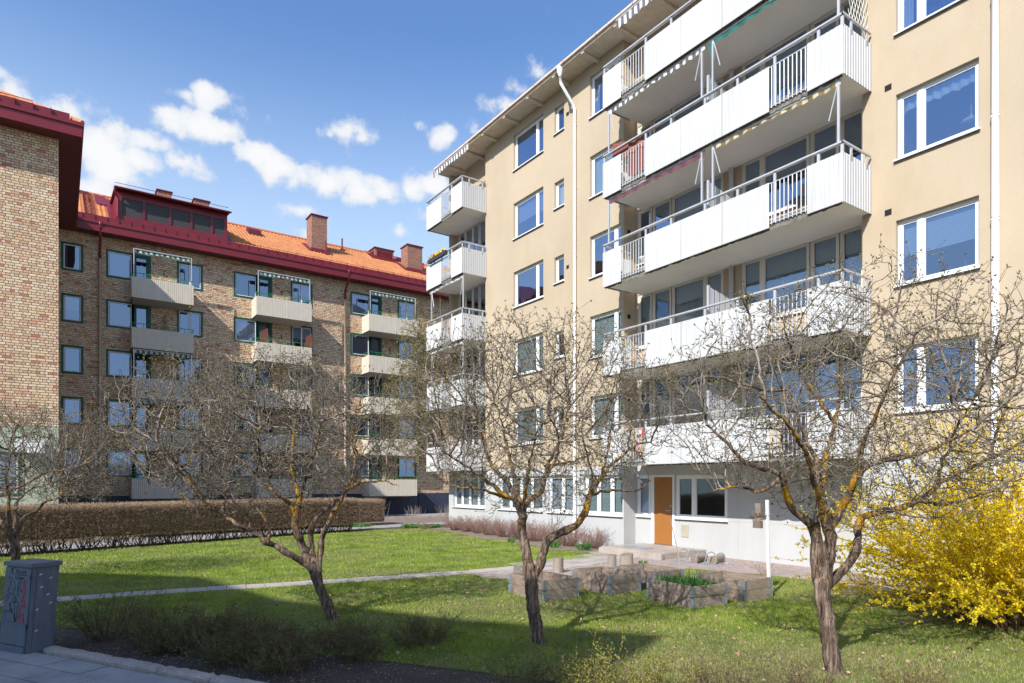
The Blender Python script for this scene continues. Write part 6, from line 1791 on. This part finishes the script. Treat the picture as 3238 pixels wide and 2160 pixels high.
bchair((14.35, 8.75), fz(2), 'wicker', 'dark wicker armchair behind the right bars of the middle balcony', -.3, 'wicker_chair')
q = MB(); q.box(14.0, 14.5, 8.2, 9.15, fz(0) - FH + FH + .0, fz(0) + .02)
tb = empty('dark_bundle', (14.2, 8.75, fz(0)), 'dark blue covered bundle behind the bars of the lowest long balcony', 'bundle')
q = MB(); q.lathe((14.2, 8.75, fz(0)), [(.30, 0), (.34, .3), (.3, .7), (.2, 1.0), (.08, 1.08)], 12); q.build('cover', 'dark_blue', tb, smooth=True)
rng = np.random.default_rng(3)
fx = empty('flower_box', (13.68, 25.3, 3.96 + FH * 3 - .05), 'dark flower box with yellow flowers on the small balcony rail', 'flower box')
z = 3.96 + FH * 3; q = MB(); q.box(13.60, 13.74, 24.6, 26.2, z - .2, z - .04); q.build('box', 'wicker', fx)
n = 60; leaves('flowers', np.stack([rng.uniform(13.6, 13.74, n), rng.uniform(24.7, 26.2, n), np.full(n, z - .03)], 1), rng.normal(size=(n, 3)) * .5 + np.array((0, 0, 1)), .16, .08, 'yellow_flower', fx, rng)
for (bx, bz, lb) in ((9.85, 9.6, 'left rust red screen on the second brick balcony from the top'), (12.5, 9.6, 'right rust red screen on the second brick balcony from the top')):
    q = MB(); q.quad((bx, 40.42, bz + 1.0), (bx + .5, 40.46, bz + 1.0), (bx + .45, 40.46, bz + 1.85), (bx + .08, 40.42, bz + 1.6)); o = q.build('balcony_screen', 'rust_red', None); o.modifiers.new('solid', 'SOLIDIFY').thickness = .01; tag(o, lb, 'screen', 'rust red screens on a brick building balcony')
ol = empty('potted_conifer', (4.85, 40.7, 9.6), 'brown potted plant on the second brick balcony from the top, left column', 'plant')
n = 300; zz = rng.random(n); leaves('foliage', np.stack([4.85 + rng.normal(size=n) * .16 * (1.1 - zz), 40.7 + rng.normal(size=n) * .14, 9.7 + .6 + zz * 1.2], 1), rng.normal(size=(n, 3)) + np.array((0, 0, .6)), .12, .05, 'hedge_twig', ol, rng)
q = MB(); q.lathe((4.85, 40.7, 9.6), [(.12, 0), (.17, .4), (.18, .42)], 12); q.build('pot', 'terracotta', ol)
# right hand windows: lamps and sill plants
zr3, zr2 = rows[3], rows[2]
lm_ = empty('pendant_lamp', (15.4, 5.75, zr3 - 1.0), 'green pendant lamp hanging inside the upper right window', 'lamp')
q = MB(); q.lathe((15.4, 5.75, zr3 - 1.13), [(.22, 0), (.225, .05), (.19, .12), (.08, .19), (.05, .3)], 20); q.build('shade', 'teal_lamp', lm_, smooth=True)
q = MB(); q.lathe((15.4, 5.75, zr3 - .83), [(.06, 0), (.03, .1), (.012, .16), (.008, .8)], 10); q.build('cord', 'white_paint', lm_)
lm_ = empty('pendant_lamp', (15.5, 5.65, zr2 - .9), 'white glass pendant lamp hanging inside the right window below the green lamp', 'lamp')
q = MB(); q.lathe((15.5, 5.65, zr2 - 1.0), [(.21, 0), (.16, .08), (.05, .13), (.01, .2), (.006, .8)], 20); q.build('shade', 'white_blind', lm_, smooth=True)
pl = empty('window_plant', (15.2, 6.05, zr3 - 1.36), 'trailing green houseplant on the sill beside the green lamp', 'plant')
n = 130; leaves('leaves', np.stack([np.full(n, 15.2) + rng.normal(size=n) * .03, 6.05 + rng.uniform(-.3, .22, n), zr3 - 1.34 + rng.random(n) * .22], 1), rng.normal(size=(n, 3)), .07, .05, 'ivy', pl, rng)
q = MB(); q.box(15.16, 15.24, 5.95, 6.1, zr3 - 1.37, zr3 - 1.27); q.build('pot', 'white_paint', pl)
